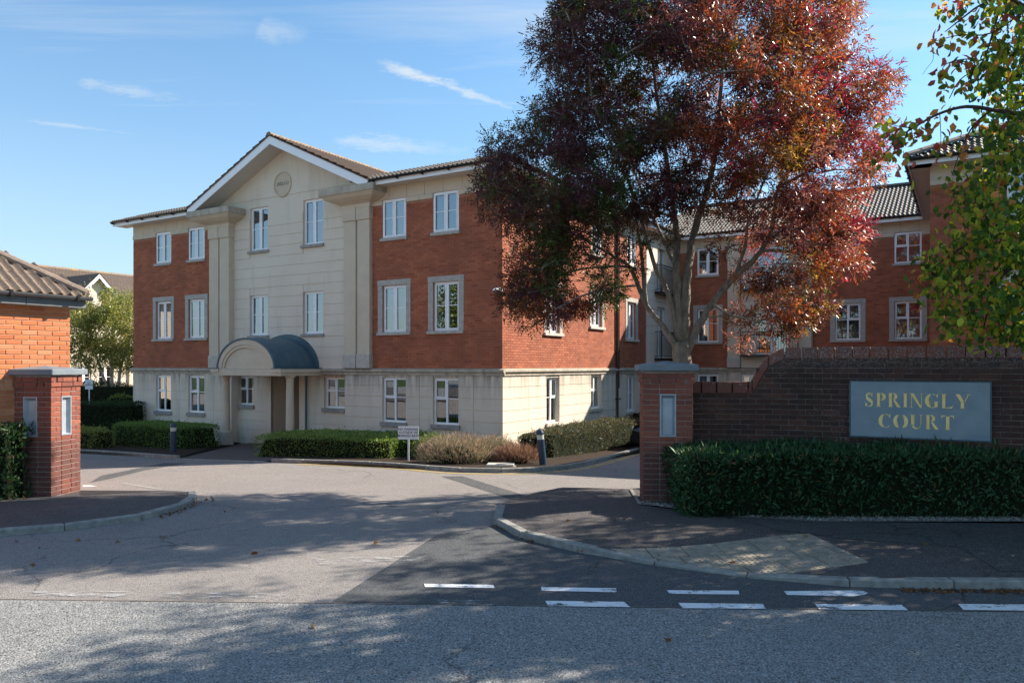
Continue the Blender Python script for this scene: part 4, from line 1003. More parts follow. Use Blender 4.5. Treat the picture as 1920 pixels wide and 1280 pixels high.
#PART3
# ================================================================== GATE PILLARS
def pillar(x, y, gzv, label, rot=R(-5.4), niches=('front', 'left'), Wd=.69):
    """x,y = front left corner of the brickwork"""
    t = empty('gate_pillar', (x, y, gzv), rot, label, 'pillar', 'brick gate pillars at the entrance')
    nc = 25; H = BR_H + JT; top = 1.90
    boxes('mortar_core', 'mortar_gate', (.012, .012, -.1, Wd - .012, Wd - .012, top - .005), parent=t) if not niches else None
    faces = {'front': ((0, 0), 0), 'right': ((Wd, 0), R(90)), 'back': ((Wd, Wd), R(180)), 'left': ((0, Wd), R(-90))}
    N0, N1, n0, n1 = Wd / 2 - .112, Wd / 2 + .112, .0, 0
    nz0 = 14 * H - 1 * H; nz0 = .975; nz1 = 1.575
    for fname, ((fx, fy), fr_) in faces.items():
        fo = Matrix.Rotation(fr_, 3, 'Z'); hole = [(N0, nz0, N1, nz1)] if fname in niches else []
        wall_sheet(t, 'mortar', 'mortar_gate', (fx, fy, 0), fr_, .01, Wd - .01, -.1, top - .004, hole, y=.010, reveal=.05)
        for k in range(nc):
            z = k * H; full = (k % 2 == 0) == (fname in ('front', 'back')); u0, u1 = (0, Wd) if full else (.108, Wd - .108)
            if not full: u0, u1 = .112, Wd - .112
            proud = 0.0
            if k >= nc - 2: proud = .022
            lo, hi = (u0 - proud, u1 + proud) if full else (u0 - .0, u1 + .0)
            sp_ = [(lo, lo + .215), (lo + .225, (lo + hi) / 2 - .005 + .107), ((lo + hi) / 2 + .112, hi)] if full else [(lo, lo + .1125), (lo + .1225, lo + .3375), (lo + .3475, hi)]
            if full: sp_ = [(lo, lo + .225), (lo + .235, hi - .235), (hi - .225, hi)]
            segs = []
            for p, q in sp_:
                if hole and z + BR_H > nz0 + .01 and z < nz1 - .01:
                    if p < N0: segs.append((p, min(q, N0 - .004)))
                    if q > N1: segs.append((max(p, N1 + .004), q))
                else: segs.append((p, q))
            for p, q in segs:
                if q - p < .03: continue
                o = link('brick', brick_mesh(q - p, 'brick_gate', .105), None, t); o.location = Vector((fx, fy, z)) + fo @ Vector((p, -proud + random.uniform(-.0015, .0015), 0)); o.rotation_euler = (0, 0, fr_)
                L_ = round((q - p) * 200) / 200; o.scale = ((q - p) / L_, 1, 1)
        if fname in niches:
            f_ = empty('niche', (fx, fy, 0), fr_, parent=t); b_ = .018
            m = MB(); m.box(N0, -.006, nz0, N0 + b_, .05, nz1); m.box(N1 - b_, -.006, nz0, N1, .05, nz1); m.box(N0 + b_, -.006, nz1 - b_, N1 - b_, .05, nz1); m.box(N0 + b_, -.006, nz0, N1 - b_, .05, nz0 + b_)
            m.build('niche_frame', 'tin', f_); m = MB()
            m.add([(N0 + b_, .0, nz0 + b_), (N1 - b_, .0, nz0 + b_), (N1 - b_, .0, nz1 - b_), (N0 + b_, .0, nz1 - b_), (N0 + .045, .05, nz0 + .03), (N1 - .045, .05, nz0 + .03), (N1 - .045, .05, nz1 - .06), (N0 + .045, .05, nz1 - .06)], [(4, 5, 6, 7), (0, 1, 5, 4), (1, 2, 6, 5), (2, 3, 7, 6), (3, 0, 4, 7)])
            m.build('niche_back', 'tin', f_)
    o_ = .075; z = top; a, b = -o_, Wd + o_; c = Wd / 2
    m = MB(); m.add([(a, a, z), (b, a, z), (b, b, z), (a, b, z), (a, a, z + .09), (b, a, z + .09), (b, b, z + .09), (a, b, z + .09), (c, c, z + .145)],
                    [(3, 2, 1, 0), (0, 1, 5, 4), (1, 2, 6, 5), (2, 3, 7, 6), (3, 0, 4, 7), (4, 5, 8), (5, 6, 8), (6, 7, 8), (7, 4, 8)])
    m.build('coping_cap', 'cap_slate', t, bevel=.010)
    return t
pillar(-6.94 - .667 * .9955, 11.4 + .667 * .0941, gz(11.4), 'red brick gate pillar at the left of the entrance with grey pyramid cap and two pale niches', niches=('front', 'right'), Wd=.67)
pillar(1.86, 10.73, .03, 'red brick gate pillar at the right of the entrance beside the name wall, one pale niche', niches=('front',))

# ================================================================== NAME WALL
WP = [Vector(p) for p in [(2.56, 11.12), (3.30, 11.10), (3.95, 10.98), (4.45, 10.76), (4.80, 10.575), (6.52, 9.65), (7.6, 9.07), (9.4, 8.1)]]
WPd = resample(smooth_line([tuple(p) for p in WP[:5]], 2)[:-1] + [WP[4], WP[5], WP[6], WP[7]], .05)
cum = [0.0]
for a, b in zip(WPd, WPd[1:]): cum.append(cum[-1] + (b - a).length)
def wall_at(s):
    s = max(0, min(cum[-1] - 1e-4, s)); i = max(0, int(np.searchsorted(cum, s)) - 1); f_ = (s - cum[i]) / (cum[i + 1] - cum[i]); p = WPd[i].lerp(WPd[i + 1], f_)
    a, b = WPd[max(i - 3, 0)], WPd[min(i + 4, len(WPd) - 1)]; t = (b - a).normalized(); return p, math.atan2(t.y, t.x)
nw = empty('name_wall', (*WPd[0], 0), 0, 'dark weathered curving brick wall with raised coping behind the clipped hedge', 'wall')
O_ = Vector((*WPd[0], 0)); SW_L = cum[-1]
S1 = min((abs((wall_at(s)[0].x / wall_at(s)[0].y * FPX + HX) - 1410), s) for s in np.arange(0, 3, .01))[1]; S2 = S1 + .30
zlow, zhi = 1.60, 2.10; CPH = .165
def wtop(s): return zlow if s < S1 else zhi if s > S2 else zlow + (zhi - zlow) * (s - S1) / (S2 - S1)
H = BR_H + JT; parts = []; stuff = MB()
for k in range(int(zhi / H) + 1):
    z = .03 + k * H; s = 0.0 if k % 2 == 0 else -.1125
    while s < SW_L - .1:
        a = max(0, s); b = s + .215; s += .225
        if k * H + .03 + H > wtop(b - .02) + .03: continue
        parts.append((a, b, z))
def vis(pz):
    p, _ = wall_at((pz[0] + pz[1]) / 2); u_ = p.x / p.y * FPX + HX; return pz[2] > .82 and u_ < 1935
vp = sorted([q for q in parts if vis(q)], key=lambda q: wall_at(q[0])[0].y)
sgn0, sgn1 = 4.80 + 0, 0
ind = set(id(q) for q in vp[:297])
for q in parts:
    a, b, z = q; p, r = wall_at(a); p2, r2 = wall_at(b); rr_ = math.atan2(p2.y - p.y, p2.x - p.x); j = random.uniform(-.002, .002); L_ = (p2 - p).length - .0
    if id(q) in ind:
        o = link('brick', brick_mesh(b - a, 'brick_dark', .1), None, nw); o.location = (p.x - O_.x + j, p.y - O_.y + j, z); o.rotation_euler = (0, 0, rr_)
    else:
        c_, s_ = math.cos(rr_), math.sin(rr_); L_ = b - a
        stuff.add([(p.x - O_.x + c_ * u_ - s_ * v, p.y - O_.y + s_ * u_ + c_ * v, z + w_) for u_, v, w_ in ((0, .1, 0), (L_, .1, 0), (L_, .1, BR_H), (0, .1, BR_H), (0, j, 0), (L_, j, 0), (L_, j, BR_H), (0, j, BR_H))], [(4, 5, 6, 7), (0, 1, 5, 4), (1, 2, 6, 5), (2, 3, 7, 6), (3, 0, 4, 7)])
stuff.build('brick_courses', 'brick_dark', nw, kind='stuff')
m = MB(); ss = list(np.arange(0, SW_L, .08)); vs = []
for s in ss:
    p, r = wall_at(s); nx, ny = -math.sin(r), math.cos(r); zt_ = wtop(s) + .0
    for d, z in ((.012, -.1), (.012, zt_), (.215, zt_), (.215, -.1)): vs.append((p.x - O_.x + nx * d, p.y - O_.y + ny * d, z))
m.add(vs, [(4 * i + k, 4 * i + 4 + k, 4 * i + 4 + (k + 1) % 4, 4 * i + (k + 1) % 4) for i in range(len(ss) - 1) for k in range(4)]); m.build('mortar', 'mortar_dark', nw)
s = 0.0; cop = brick_cache
while s < SW_L - .2:
    e = s + .215; p, r = wall_at(s); p2, _ = wall_at(e); rr_ = math.atan2(p2.y - p.y, p2.x - p.x)
    z0_, z1_ = wtop(s), wtop(e)
    if s < S1 < e: e = S1; p2, _ = wall_at(e); z1_ = wtop(e)
    m = MB(); c_, s_ = math.cos(rr_), math.sin(rr_); L_ = (p2 - p).length - .008; V8 = []
    hz_ = CPH
    for (u_, v, top_) in ((0, -.012, 0), (L_, -.012, 0), (L_, .225, 0), (0, .225, 0), (0, -.012, 1), (L_, -.012, 1), (L_, .225, 1), (0, .225, 1)):
        z = (z0_ if u_ == 0 else z1_) + .004 + hz_ * top_; V8.append((c_ * u_ - s_ * v, s_ * u_ + c_ * v, z))
    m.add(V8, [(0, 3, 2, 1), (4, 5, 6, 7), (0, 1, 5, 4), (1, 2, 6, 5), (2, 3, 7, 6), (3, 0, 4, 7)])
    m.build('coping_brick', 'brick_coping', nw, (p.x - O_.x, p.y - O_.y, 0), bevel=.008); s = e + .01
# ---- name sign
sa_, sb_ = Vector((4.745, 10.60)), Vector((6.07, 9.605)); 
def on(pxx):   # where the sight line meets the straight part of the wall
    d_ = (WP[5] - WP[4]); k = (pxx - HX) / FPX; t = (k * WP[4].y - WP[4].x) / (d_.x - k * d_.y); return WP[4] + d_ * t
A_, B_ = on(1595), on(1857); sw_ = (B_ - A_).length; rs = math.atan2(B_.y - A_.y, B_.x - A_.x)
zt_ = EYE - 28.5 * A_.y / FPX; zb_ = EYE - 130 * A_.y / FPX; SHt = zt_ - zb_
sg = empty('name_sign', (A_.x, A_.y, zb_), rs, 'slate blue sign board reading SPRINGLY COURT in gold stencil capitals on the brick wall', 'sign')
pn = boxes('board', 'sign_slate', (0, -.055, 0, sw_, -.012, SHt), parent=sg, bevel=.006)
m = MB(); e = .012
m.box(-e, -.06, -e, 0, -.01, SHt + e); m.box(sw_, -.06, -e, sw_ + e, -.01, SHt + e); m.box(0, -.06, SHt, sw_, -.01, SHt + e); m.box(0, -.06, -e, sw_, -.01, 0); m.build('edge_trim', 'lead_blue', sg)
def stroke(pts, ws):
    pts = [Vector(p) for p in pts]; Lf = []; Rt = []
    for i, p in enumerate(pts):
        t = (pts[min(i + 1, len(pts) - 1)] - pts[max(i - 1, 0)]).normalized(); n_ = Vector((-t.y, t.x)); Lf.append(p + n_ * ws[i] / 2); Rt.append(p - n_ * ws[i] / 2)
    return [tuple(p) for p in Rt] + [tuple(p) for p in reversed(Lf)]
def arcs(cx, cy, rx, ry, a0, a1, wmax, wmin, n_=14, peak=None):
    pts = []; ws = []
    for k in range(n_ + 1):
        q = R(a0 + (a1 - a0) * k / n_); pts.append((cx + rx * math.cos(q), cy + ry * math.sin(q))); pk = R(peak if peak is not None else (a0 + a1) / 2)
        ws.append(wmin + (wmax - wmin) * max(0, math.cos((q - pk) * .98)) ** 1.4)
    return stroke(pts, ws)
T = .21; th = .045
def stem(x, w_=T): return [(x, 0), (x + w_, 0), (x + w_ - .02, .5), (x + w_, 1), (x, 1), (x + .02, .5)]
def serif(x0, x1, y, d=.05): return [(x0, y), (x1, y), (x1, y + d), (x0, y + d)]
GL = {
 'S': ([arcs(.31, .74, .20, .22, 60, 175, .14, .05, peak=150), stroke([(.10, .76), (.16, .60), (.31, .49), (.46, .36), (.50, .24)], [.08, .19, .24, .19, .08]), arcs(.29, .25, .20, .22, -125, -5, .12, .05, peak=-20), [(.03, .02), (.08, .02), (.17, .16), (.03, .33)], [(.50, .70), (.52, .98), (.47, .98), (.38, .85)]], .62),
 'P': ([stem(.06), arcs(.32, .73, .25, .245, -85, 85, .18, .035), [(.0, .0), (.33, .0), (.33, .035), (.0, .035)]], .66),
 'R': ([stem(.06), arcs(.33, .76, .22, .215, -80, 88, .17, .035), [(.36, .50), (.50, .50), (.86, .0), (.60, .0)], serif(0, .33, 0, .035)], .86),
 'I': ([stem(.05), serif(0, .31, 0, .035), serif(0, .31, .965, .035)], .31),
 'N': ([[(.08, 0), (.125, 0), (.125, .93), (.08, .93)], [(.02, 1), (.26, 1), (.80, .0), (.66, .0)], [(.74, .12), (.785, .12), (.785, 1), (.74, 1)], serif(0, .2, 0, .035), serif(.66, .86, .965, .035)], .86),
 'G': ([arcs(.46, .5, .36, .465, 105, 255, .24, .04), arcs(.50, .5, .30, .475, 62, 92, .05, .04), [(.80, .72), (.84, .98), (.79, .98), (.68, .86)], arcs(.46, .5, .36, .47, 262, 300, .05, .04), [(.60, .02), (.81, .09), (.81, .46), (.60, .46)]], .88),
 'L': ([stem(.06), [(.30, 0), (.70, 0), (.76, .26), (.68, .12), (.50, .06), (.30, .05)], serif(0, .33, .965, .035)], .76),
 'Y': ([[(.0, 1), (.27, 1), (.52, .50), (.40, .42), (.34, .42)], [(.56, .50), (.80, 1), (.86, 1), (.60, .46)], [(.33, 0), (.54, 0), (.54, .44), (.33, .40)], serif(.70, .98, .965, .035), serif(.27, .60, 0, .035)], .94),
 'C': ([arcs(.46, .5, .36, .465, 108, 252, .24, .04), arcs(.48, .5, .32, .475, 60, 95, .05, .04), [(.76, .70), (.80, .98), (.75, .98), (.64, .86)], arcs(.46, .5, .36, .475, 258, 318, .05, .035)], .84),
 'O': ([arcs(.44, .5, .335, .465, 108, 252, .25, .03), arcs(.52, .5, .335, .465, -72, 72, .25, .03)], .96),
 'U': ([[(.06, .30), (.27, .26), (.27, 1), (.06, 1)], arcs(.42, .30, .26, .27, 195, 350, .13, .035, peak=215), [(.68, .32), (.725, .32), (.725, 1), (.68, 1)], serif(0, .33, .965, .035), serif(.60, .80, .965, .035)], .84),
 'T': ([[(.31, 0), (.52, 0), (.52, .93), (.31, .93)], [(.02, .74), (.10, .92), (.28, .95), (.28, 1), (.02, 1)], [(.81, .74), (.73, .92), (.55, .95), (.55, 1), (.81, 1)], serif(.24, .59, 0, .035)], .83)}
def letters(txt, x0, x1, z0, h):
    sp_ = .15; tot = sum(GL[c][1] for c in txt) + sp_ * (len(txt) - 1); k = (x1 - x0) / tot; x = x0
    for c in txt:
        bm = bmesh.new()
        for poly in GL[c][0]:
            n_ = len(poly); vs = [bm.verts.new((x + p[0] * k, -.0585, z0 + p[1] * h)) for p in poly]; vb = [bm.verts.new((x + p[0] * k, -.0552, z0 + p[1] * h)) for p in poly]
            fc = bm.faces.new(vs); bm.faces.new(list(reversed(vb)))
            for i in range(n_): bm.faces.new((vs[i], vb[i], vb[(i + 1) % n_], vs[(i + 1) % n_]))
        bmesh.ops.triangulate(bm, faces=[f_ for f_ in bm.faces if len(f_.verts) > 4], ngon_method='EAR_CLIP'); bmesh.ops.recalc_face_normals(bm, faces=bm.faces)
        me = bpy.data.meshes.new('letter'); bm.to_mesh(me); bm.free(); o = link('letter', me, 'gold_leaf', sg); o['label'] = 'gold letter ' + c; x += (GL[c][1] + sp_) * k
letters('SPRINGLY', sw_ * .112, sw_ * .865, SHt * .545, SHt * .25); letters('COURT', sw_ * .215, sw_ * .755, SHt * .17, SHt * .25)

# low dark wall left of the left pillar
lw = empty('boundary_wall', (-7.66, 11.95, gz(11.9)), 0, 'low dark brick wall running left from the left gate pillar behind the laurel', 'wall')
brick_stuff(lw, 'brick_dark', (-4, 0, 0), 0, 0, 4, 0, 1.55, [], 'brick_courses'); boxes('mortar', 'mortar_dark', (-4, .012, -.1, -.0, .2, 1.55), parent=lw); boxes('coping', 'brick_coping', (-4, -.015, 1.552, -.0, .22, 1.66), parent=lw, bevel=.01)

# ================================================================== GARAGE
gx, gy = -7.10, 12.17; gb = gz(12.2)
ga = empty('garage', (gx, gy, 0), BA, 'low orange brick garage with brown pantiled hipped roof behind the left pillar', 'garage')
# local: east wall in plane x=0, running towards -y; corner at the origin
GL_ = 3.2; top = 2.95; parts = []; k = 0; z = gb
wall_sheet(ga, 'mortar', 'mortar_garage', (0, -GL_, 0), R(90), 0, GL_ - .008, gb - .1, top, [])
st = MB(); cnt = 0
while z + BR_H <= top + .01:
    for a, b in course_spans(k, 0, GL_, [], z): parts.append((a, b, z))
    z += H; k += 1
parts.sort(key=lambda q: -(q[1] + (q[2] > 1.7) * 5))
for i, (a, b, z) in enumerate(parts):
    if i < 285: o = link('brick', brick_mesh(b - a, 'brick_garage'), None, ga); o.location = (random.uniform(-.0015, .0015), -GL_ + a, z); o.rotation_euler = (0, 0, R(90))
    else: st.add([(-.1, -GL_ + a, z), (-.1, -GL_ + b, z), (-.1, -GL_ + b, z + BR_H), (-.1, -GL_ + a, z + BR_H), (0, -GL_ + a, z), (0, -GL_ + b, z), (0, -GL_ + b, z + BR_H), (0, -GL_ + a, z + BR_H)], [(4, 5, 6, 7), (0, 1, 5, 4), (1, 2, 6, 5), (2, 3, 7, 6), (3, 0, 4, 7)])
st.build('brick_courses', 'brick_garage', ga, kind='stuff')
boxes('rear_wall', 'brick_garage', (-5, -.02, gb - .1, -.11, 0, top), (-5, -GL_, gb - .1, -.11, -GL_ + .02, top), parent=ga)
boxes('fascia', 'fascia_dark', (.13, -GL_ - .2, 2.93, .16, .16, 3.08), (-5, .13, 2.931, .129, .16, 3.081), parent=ga)
boxes('fascia_joint', 'gutter', (.159, -.75, 2.93, .162, -.74, 3.08), parent=ga); boxes('soffit', 'soffit', (.0, -GL_ - .2, 2.945, .16, .16, 2.955), parent=ga)
m = MB(); prof = [(.165, 3.12)] + [(.22 - .055 * math.cos(math.pi * q / 8), 3.105 - .058 * math.sin(math.pi * q / 8)) for q in range(9)]
me = [(a, z) for a, z in prof]; vs = [(a, -GL_ - .2, z) for a, z in me] + [(a, .22, z) for a, z in me]; n_ = len(me)
m.add(vs, [(i, i + 1, n_ + i + 1, n_ + i) for i in range(n_ - 1)] + [tuple(range(n_)), tuple(reversed(range(n_, 2 * n_)))]); m.build('gutter', 'gutter_grey', ga)
for y in (-.02, -1.0, -2.0): boxes('gutter_bracket', 'gutter', (.16, y - .02, 3.035, .283, y + .02, 3.05), (.27, y - .02, 3.05, .285, y + .02, 3.13), parent=ga)
# individual pantiles on the slope towards us: u = +y, v up and back (-x)
PGa = R(34); cg, sg_ = math.cos(PGa), math.sin(PGa); TW, CL = .15, .30
def tile_mesh(clip=None):
    vs = []; K = 6
    for j, (v, dz) in enumerate(((0, .020), (CL + .05, .0))):
        for i in range(K + 1):
            ph = math.pi * 2 * i / K; vs.append((TW * i / K, v, .034 * max(math.cos(ph), -.45) + dz + .02))
    for i in range(K + 1):
        ph = math.pi * 2 * i / K; vs.append((TW * i / K, 0, .034 * max(math.cos(ph), -.45) + .002 + .01))
    n_ = K + 1; fs = [(i, i + 1, n_ + i + 1, n_ + i) for i in range(K)] + [(2 * n_ + i, 2 * n_ + i + 1, i + 1, i) for i in range(K)]
    return vs, fs
tv, tf = tile_mesh(); tme = bpy.data.meshes.new('roof_tile'); tme.from_pydata(tv, [], tf); tme.materials.append(M['tile_mossy']); tme.polygons.foreach_set('use_smooth', [True] * len(tme.polygons))
for j in range(9):
    for i in range(24):
        y = .18 - TW * (i + 1); v = j * CL
        if (.18 - (y + TW)) < v * cg - .10: continue          # beyond the hip
        if len([1 for _ in ()]) : pass
        o = link('roof_tile', tme, None, ga); xl = .21 - v * cg; zl = 3.10 + v * sg_
        o.matrix_local = Matrix(((0, -cg, sg_, xl), (1, 0, 0, y), (0, sg_, cg, zl + random.uniform(-.003, .003)), (0, 0, 0, 1)))
hp0 = Vector((.17, .17, 3.15)); hp1 = hp0 + Vector((-2.4, -2.4, 2.4 * math.tan(PGa)))
ridge_tiles(ga, hp0, hp1, 'tile_mossy', r=.095, L=.42, name='hip_tile')
MB().add([(.22, .24, 3.09), (-2.3, -2.3, 3.09 + 2.5 * math.tan(PGa)), (-6, -2.3, 3.09 + 2.5 * math.tan(PGa)), (-6, .24, 3.09)], [(0, 1, 2, 3)]).build('rear_roof', 'tile_brown', ga)

# ================================================================== SMALL THINGS
def bollard(x, y, tilt, label):
    t = empty('bollard', (x, y, gz(y) + .02), 0, label, 'bollard', 'blue bollard lights beside the drive'); t.rotation_euler = tilt
    MB().lathe([(.085, 0), (.085, .62), (.08, .625)], seg=20).build('post', 'bollard_blue', t)
    MB().lathe([(.078, .625), (.078, .73)], seg=20).build('light_band', 'bollard_band', t); MB().lathe([(.088, .731), (.088, .77), (.07, .82), (.03, .85), (.001, .855)], seg=20).build('cap', 'bollard_blue', t)
bx_, by_ = G(325, 851); bollard(bx_, by_, (0, 0, 0), 'upright dark blue bollard in front of the left box hedge')
bx_, by_ = G(1019, 876); bollard(bx_, by_ + .05, (R(3), R(-6), 0), 'leaning dark blue bollard with pale band beside the corner shrubs')
def small_sign(x, y, wv, hv, zt, txt, label, size, r=0.0, z0=None):
    g0 = gz(y) if z0 is None else z0; t = empty('sign_post', (x, y, g0), r, label, 'sign')
    boxes('post', 'white_paint', (-.02, 0, 0, .02, .02, zt - g0 - .02), parent=t); bd = boxes('sign_board', 'white_paint', (-wv / 2, -.012, zt - hv - g0, wv / 2, -.001, zt - g0), parent=t, bevel=.002)
    text_mesh('lettering', txt, size, 'ink', bd, (0, -.0135, zt - hv / 2 - g0 + .01), (R(90), 0, 0), .0005, 1.0, .0012, .95)
sx_, sy_ = -2.49, 18.2; small_sign(sx_ + .0, sy_, .50, .315, 2 - 113 * sy_ / FPX, 'NO PARKING\nOUTSIDE OF\nMARKED BAYS', 'small white sign on a post reading NO PARKING OUTSIDE OF MARKED BAYS', .082, R(-4))
small_sign((167 - HX) / FPX * 29, 29, .30, .38, 2 - 25 * 29 / FPX, 'NO\nPARKING', 'small white NO PARKING sign on a post behind the far hedge', .075, 0)

# fallen leaves on the tarmac
def fallen(x, y, z, s, col, i):
    P = np.array([[0, 0, 0.004]]); o = leaves('fallen_leaf', P, np.array([[math.cos(i), math.sin(i), .12]]), s, s * .62, np.array([col]), 'leaf_dry', six=True, kind=None, fold=.3); o.location = (x, y, z)
    tag(o, 'curled brown autumn leaf lying on the tarmac', 'leaf', 'fallen leaves scattered on the tarmac')
for i, (a, b) in enumerate([(216, 1019), (299, 1010), (68, 1062), (75, 1027), (141, 1016), (30, 1018), (1377 + 260, 1010), (1505, 1020), (1560, 1012), (1380, 1062), (1235, 1048), (1060, 990), (1090, 1052), (1740, 1035), (985, 1010), (470, 1040), (590, 1180), (1260, 1200), (420, 960), (700, 1022)]):
    x, y = G(a, b); onp = (a > 940 and b < 1095) or (a < 60 and b < 1005); fallen(x, y, gz(y) + (hp(x, y) + .004 if onp else .013), random.uniform(.05, .085), random.choice([(.20, .075, .03), (.18, .10, .045), (.26, .16, .06)]), i * 1.7)
# gravel and litter under the hedge: uncountable
def scatter(name, n_, fn, s0, s1, cols, label, mat='leaf_dry'):
    V = []; F = []; C = []
    for i in range(n_):
        x, y, z = fn(); s = random.uniform(s0, s1); q = random.uniform(0, 6.28); k = len(V); c_, s_ = math.cos(q) * s, math.sin(q) * s
        V += [(x + c_, y + s_, z), (x - s_ * .7, y + c_ * .7, z), (x - c_, y - s_, z), (x + s_ * .7, y - c_ * .7, z), (x, y, z + s * .8)]; F += [(k, k + 1, k + 4), (k + 1, k + 2, k + 4), (k + 2, k + 3, k + 4), (k + 3, k, k + 4)]; cc = random.choice(cols); C += [(*cc, 1)] * 5
    me = bpy.data.meshes.new(name); me.from_pydata(V, [], F); at = me.color_attributes.new('Col', 'FLOAT_COLOR', 'POINT'); at.data.foreach_set('color', np.array(C, 'f').reshape(-1)); me.materials.append(M[mat])
    o = link(name, me); tag(o, label, 'gravel', None, 'stuff')
def gf():
    t = random.random(); a = (1205 + t * 720); x, y = G(a, np.interp(a, [1205, 1341, 1538, 1920], [958, 977, 990, 990])); y += abs(random.gauss(0, .16)) + .03; return x, y, gz(y) + .094
scatter('gravel', 2600, gf, .008, .02, [(.38, .37, .35), (.2, .19, .18), (.5, .48, .45), (.12, .1, .09)], 'pale gravel scattered along the foot of the laurel hedge')
def lf():
    a = random.choice([random.uniform(1690, 1920)] * 3 + [random.uniform(925, 1000)] + [random.uniform(300, 400)]); b = np.interp(a, [300, 372, 400, 925, 1000, 1690, 1920], [972, 946, 940, 985, 1018, 1108, 1111]) + random.gauss(0, 2.2); x, y = G(a, b); return x, y, .012
scatter('leaf_litter', 420, lf, .008, .024, [(.16, .07, .03), (.25, .12, .05), (.08, .05, .03)], 'brown leaf litter gathered in the gutter along the right kerb')
# ---- parked car (only its front corner shows past the pillar)
cr = empty('parked_car', (3.50, 22.3, gz(22.3)), R(-31), 'black car parked behind the right gate pillar, only its nose showing', 'car')
def carbody():
    side = [(0, .28), (.02, .62), (.10, .74), (.35, .84), (1.15, .95), (1.75, 1.36), (2.1, 1.45), (3.1, 1.44), (3.75, 1.02), (4.1, .95), (4.2, .6), (4.18, .28), (3.75, .22), (3.7, .5), (3.4, .6), (3.1, .5), (3.05, .2), (1.2, .2), (1.15, .5), (.85, .6), (.55, .5), (.5, .22)]
    m = MB(); n_ = len(side); ins = lambda z: .0 if z < .95 else (z - .95) * .45
    vs = []
    for y in (0, 1):
        for x, z in side: vs.append((x, (ins(z) + (.06 if x < .05 or x > 4.15 else 0)) if y == 0 else 1.72 - ins(z) - (.06 if x < .05 or x > 4.15 else 0), z))
    m.add(vs, [(i, (i + 1) % n_, n_ + (i + 1) % n_, n_ + i) for i in range(n_)])
    bm = bmesh.new(); bv = [bm.verts.new(v) for v in m.v]; [bm.faces.new([bv[i] for i in f_]) for f_ in m.f]; bm.faces.new([bv[i] for i in reversed(range(n_))]); bm.faces.new([bv[i] for i in range(n_, 2 * n_)])
    bmesh.ops.triangulate(bm, faces=[f_ for f_ in bm.faces if len(f_.verts) > 4]); bmesh.ops.recalc_face_normals(bm, faces=bm.faces); me = bpy.data.meshes.new('body'); bm.to_mesh(me); bm.free(); return me
link('body', carbody(), 'car_paint', cr)
for x in (.85, 3.4):
    for y in (.0, 1.56):
        w_ = MB(); w_.lathe([(.31, 0), (.32, .03), (.32, .14), (.31, .17)], seg=24); o = w_.build('wheel', 'rubber', cr, (x, y + .17, .32), (R(90), 0, 0)); MB().lathe([(.2, -.004), (.19, .0), (.05, .02), (.001, .03)], seg=16, cap=False).build('rim', 'tin', o, (0, 0, .165 if y < 1 else .0))
m = MB()
for y in (.008, 1.712): m.add([(1.35, y + (.012 if y < 1 else -.012), 1.0), (3.55, y + (.012 if y < 1 else -.012), 1.0), (3.05, y + (.165 if y < 1 else -.165), 1.36), (1.9, y + (.165 if y < 1 else -.165), 1.36)], [(0, 1, 2, 3)])
m.build('side_windows', 'car_paint', cr)
for y in (.05, 1.35): boxes('headlamp', 'headlamp', (-.012, y + .05, .60, .12, y + .32, .72), parent=cr, bevel=.02)
boxes('bumper', 'rubber', (-.05, .05, .26, .04, 1.67, .48), parent=cr, bevel=.02); boxes('number_plate', 'white_paint', (-.06, .6, .32, -.05, 1.12, .43), parent=cr)
#PART4
# ================================================================== VEGETATION
GRN = [(.030, .075, .020), (.040, .095, .025), (.022, .055, .016), (.055, .115, .030)]
BOX = [(.14, .24, .045), (.19, .30, .06), (.10, .18, .035), (.26, .34, .09)]
def wf(x): return max(.30, min(1.0, 1.0 - max(0, (x + 2.45) - 1.9) * .30))
def hedge_warp(o, sy, fn):
    for ch in o.children:
        for v in ch.data.vertices: v.co.y = -sy / 2 + (v.co.y + sy / 2) * fn(v.co.x)
def lay(n_, cx, front, sx, sy, h, lab, fn=None, rot=0, L=.075, W_=.026, cols=GRN, z0=None, **kw):
    o = hedge('hedge', lab, cx, front + sy / 2, sx, sy, h, rot, n_, L, W_, cols, z0=z0, **kw)
    if fn: hedge_warp(o, sy, fn)
    return o
# clipped laurel in front of the name wall (front face roughly parallel to the road)
lay(21000, 4.92, 9.55, 5.5, 1.45, .84, 'long clipped dark green laurel hedge under the name sign', lambda x: max(.22, min(1, 1.02 - max(0, x + 1.4) * .225)), z0=.07, rough=.06, L=.085, W_=.028, cols=[(.026, .078, .030), (.038, .10, .038), (.020, .055, .024), (.052, .12, .046)])
lay(4200, -8.25, 10.95, 2.0, .75, 1.10, 'dark laurel bush at the left frame edge beside the left gate pillar', L=.09, W_=.035, z0=gz(11.1) + .05, cols=[(.02, .055, .018), (.03, .07, .022)])
hedge('hedge', 'low square box hedge right of the entrance path, behind the kerb', -4.62, 20.45, 3.9, 2.3, .56, R(-13), 17000, .04, .024, BOX, rough=.05, round_=.12, z0=gz(20) + .04)
hedge('hedge', 'rounded end of the box hedge beneath the wall, behind the NO PARKING sign', -2.55, 20.2, 1.5, 1.7, .60, R(-25), 6000, .04, .024, BOX, rough=.06, round_=.4, z0=gz(20) + .04)
hedge('hedge', 'dark square box hedge left of the entrance column, behind the bollard', -11.0, 24.0, 3.6, 1.5, .78, R(-31), 13000, .045, .026, [(.10, .20, .04), (.13, .25, .05), (.075, .15, .03), (.19, .30, .07)], rough=.05, round_=.12)
hedge('hedge', 'yellowish low box clump at the left end behind the kerb', -13.0, 23.3, 1.5, .9, .66, R(-20), 4500, .045, .028, [(.22, .26, .06), (.15, .20, .05), (.28, .30, .08)], rough=.07, round_=.3)
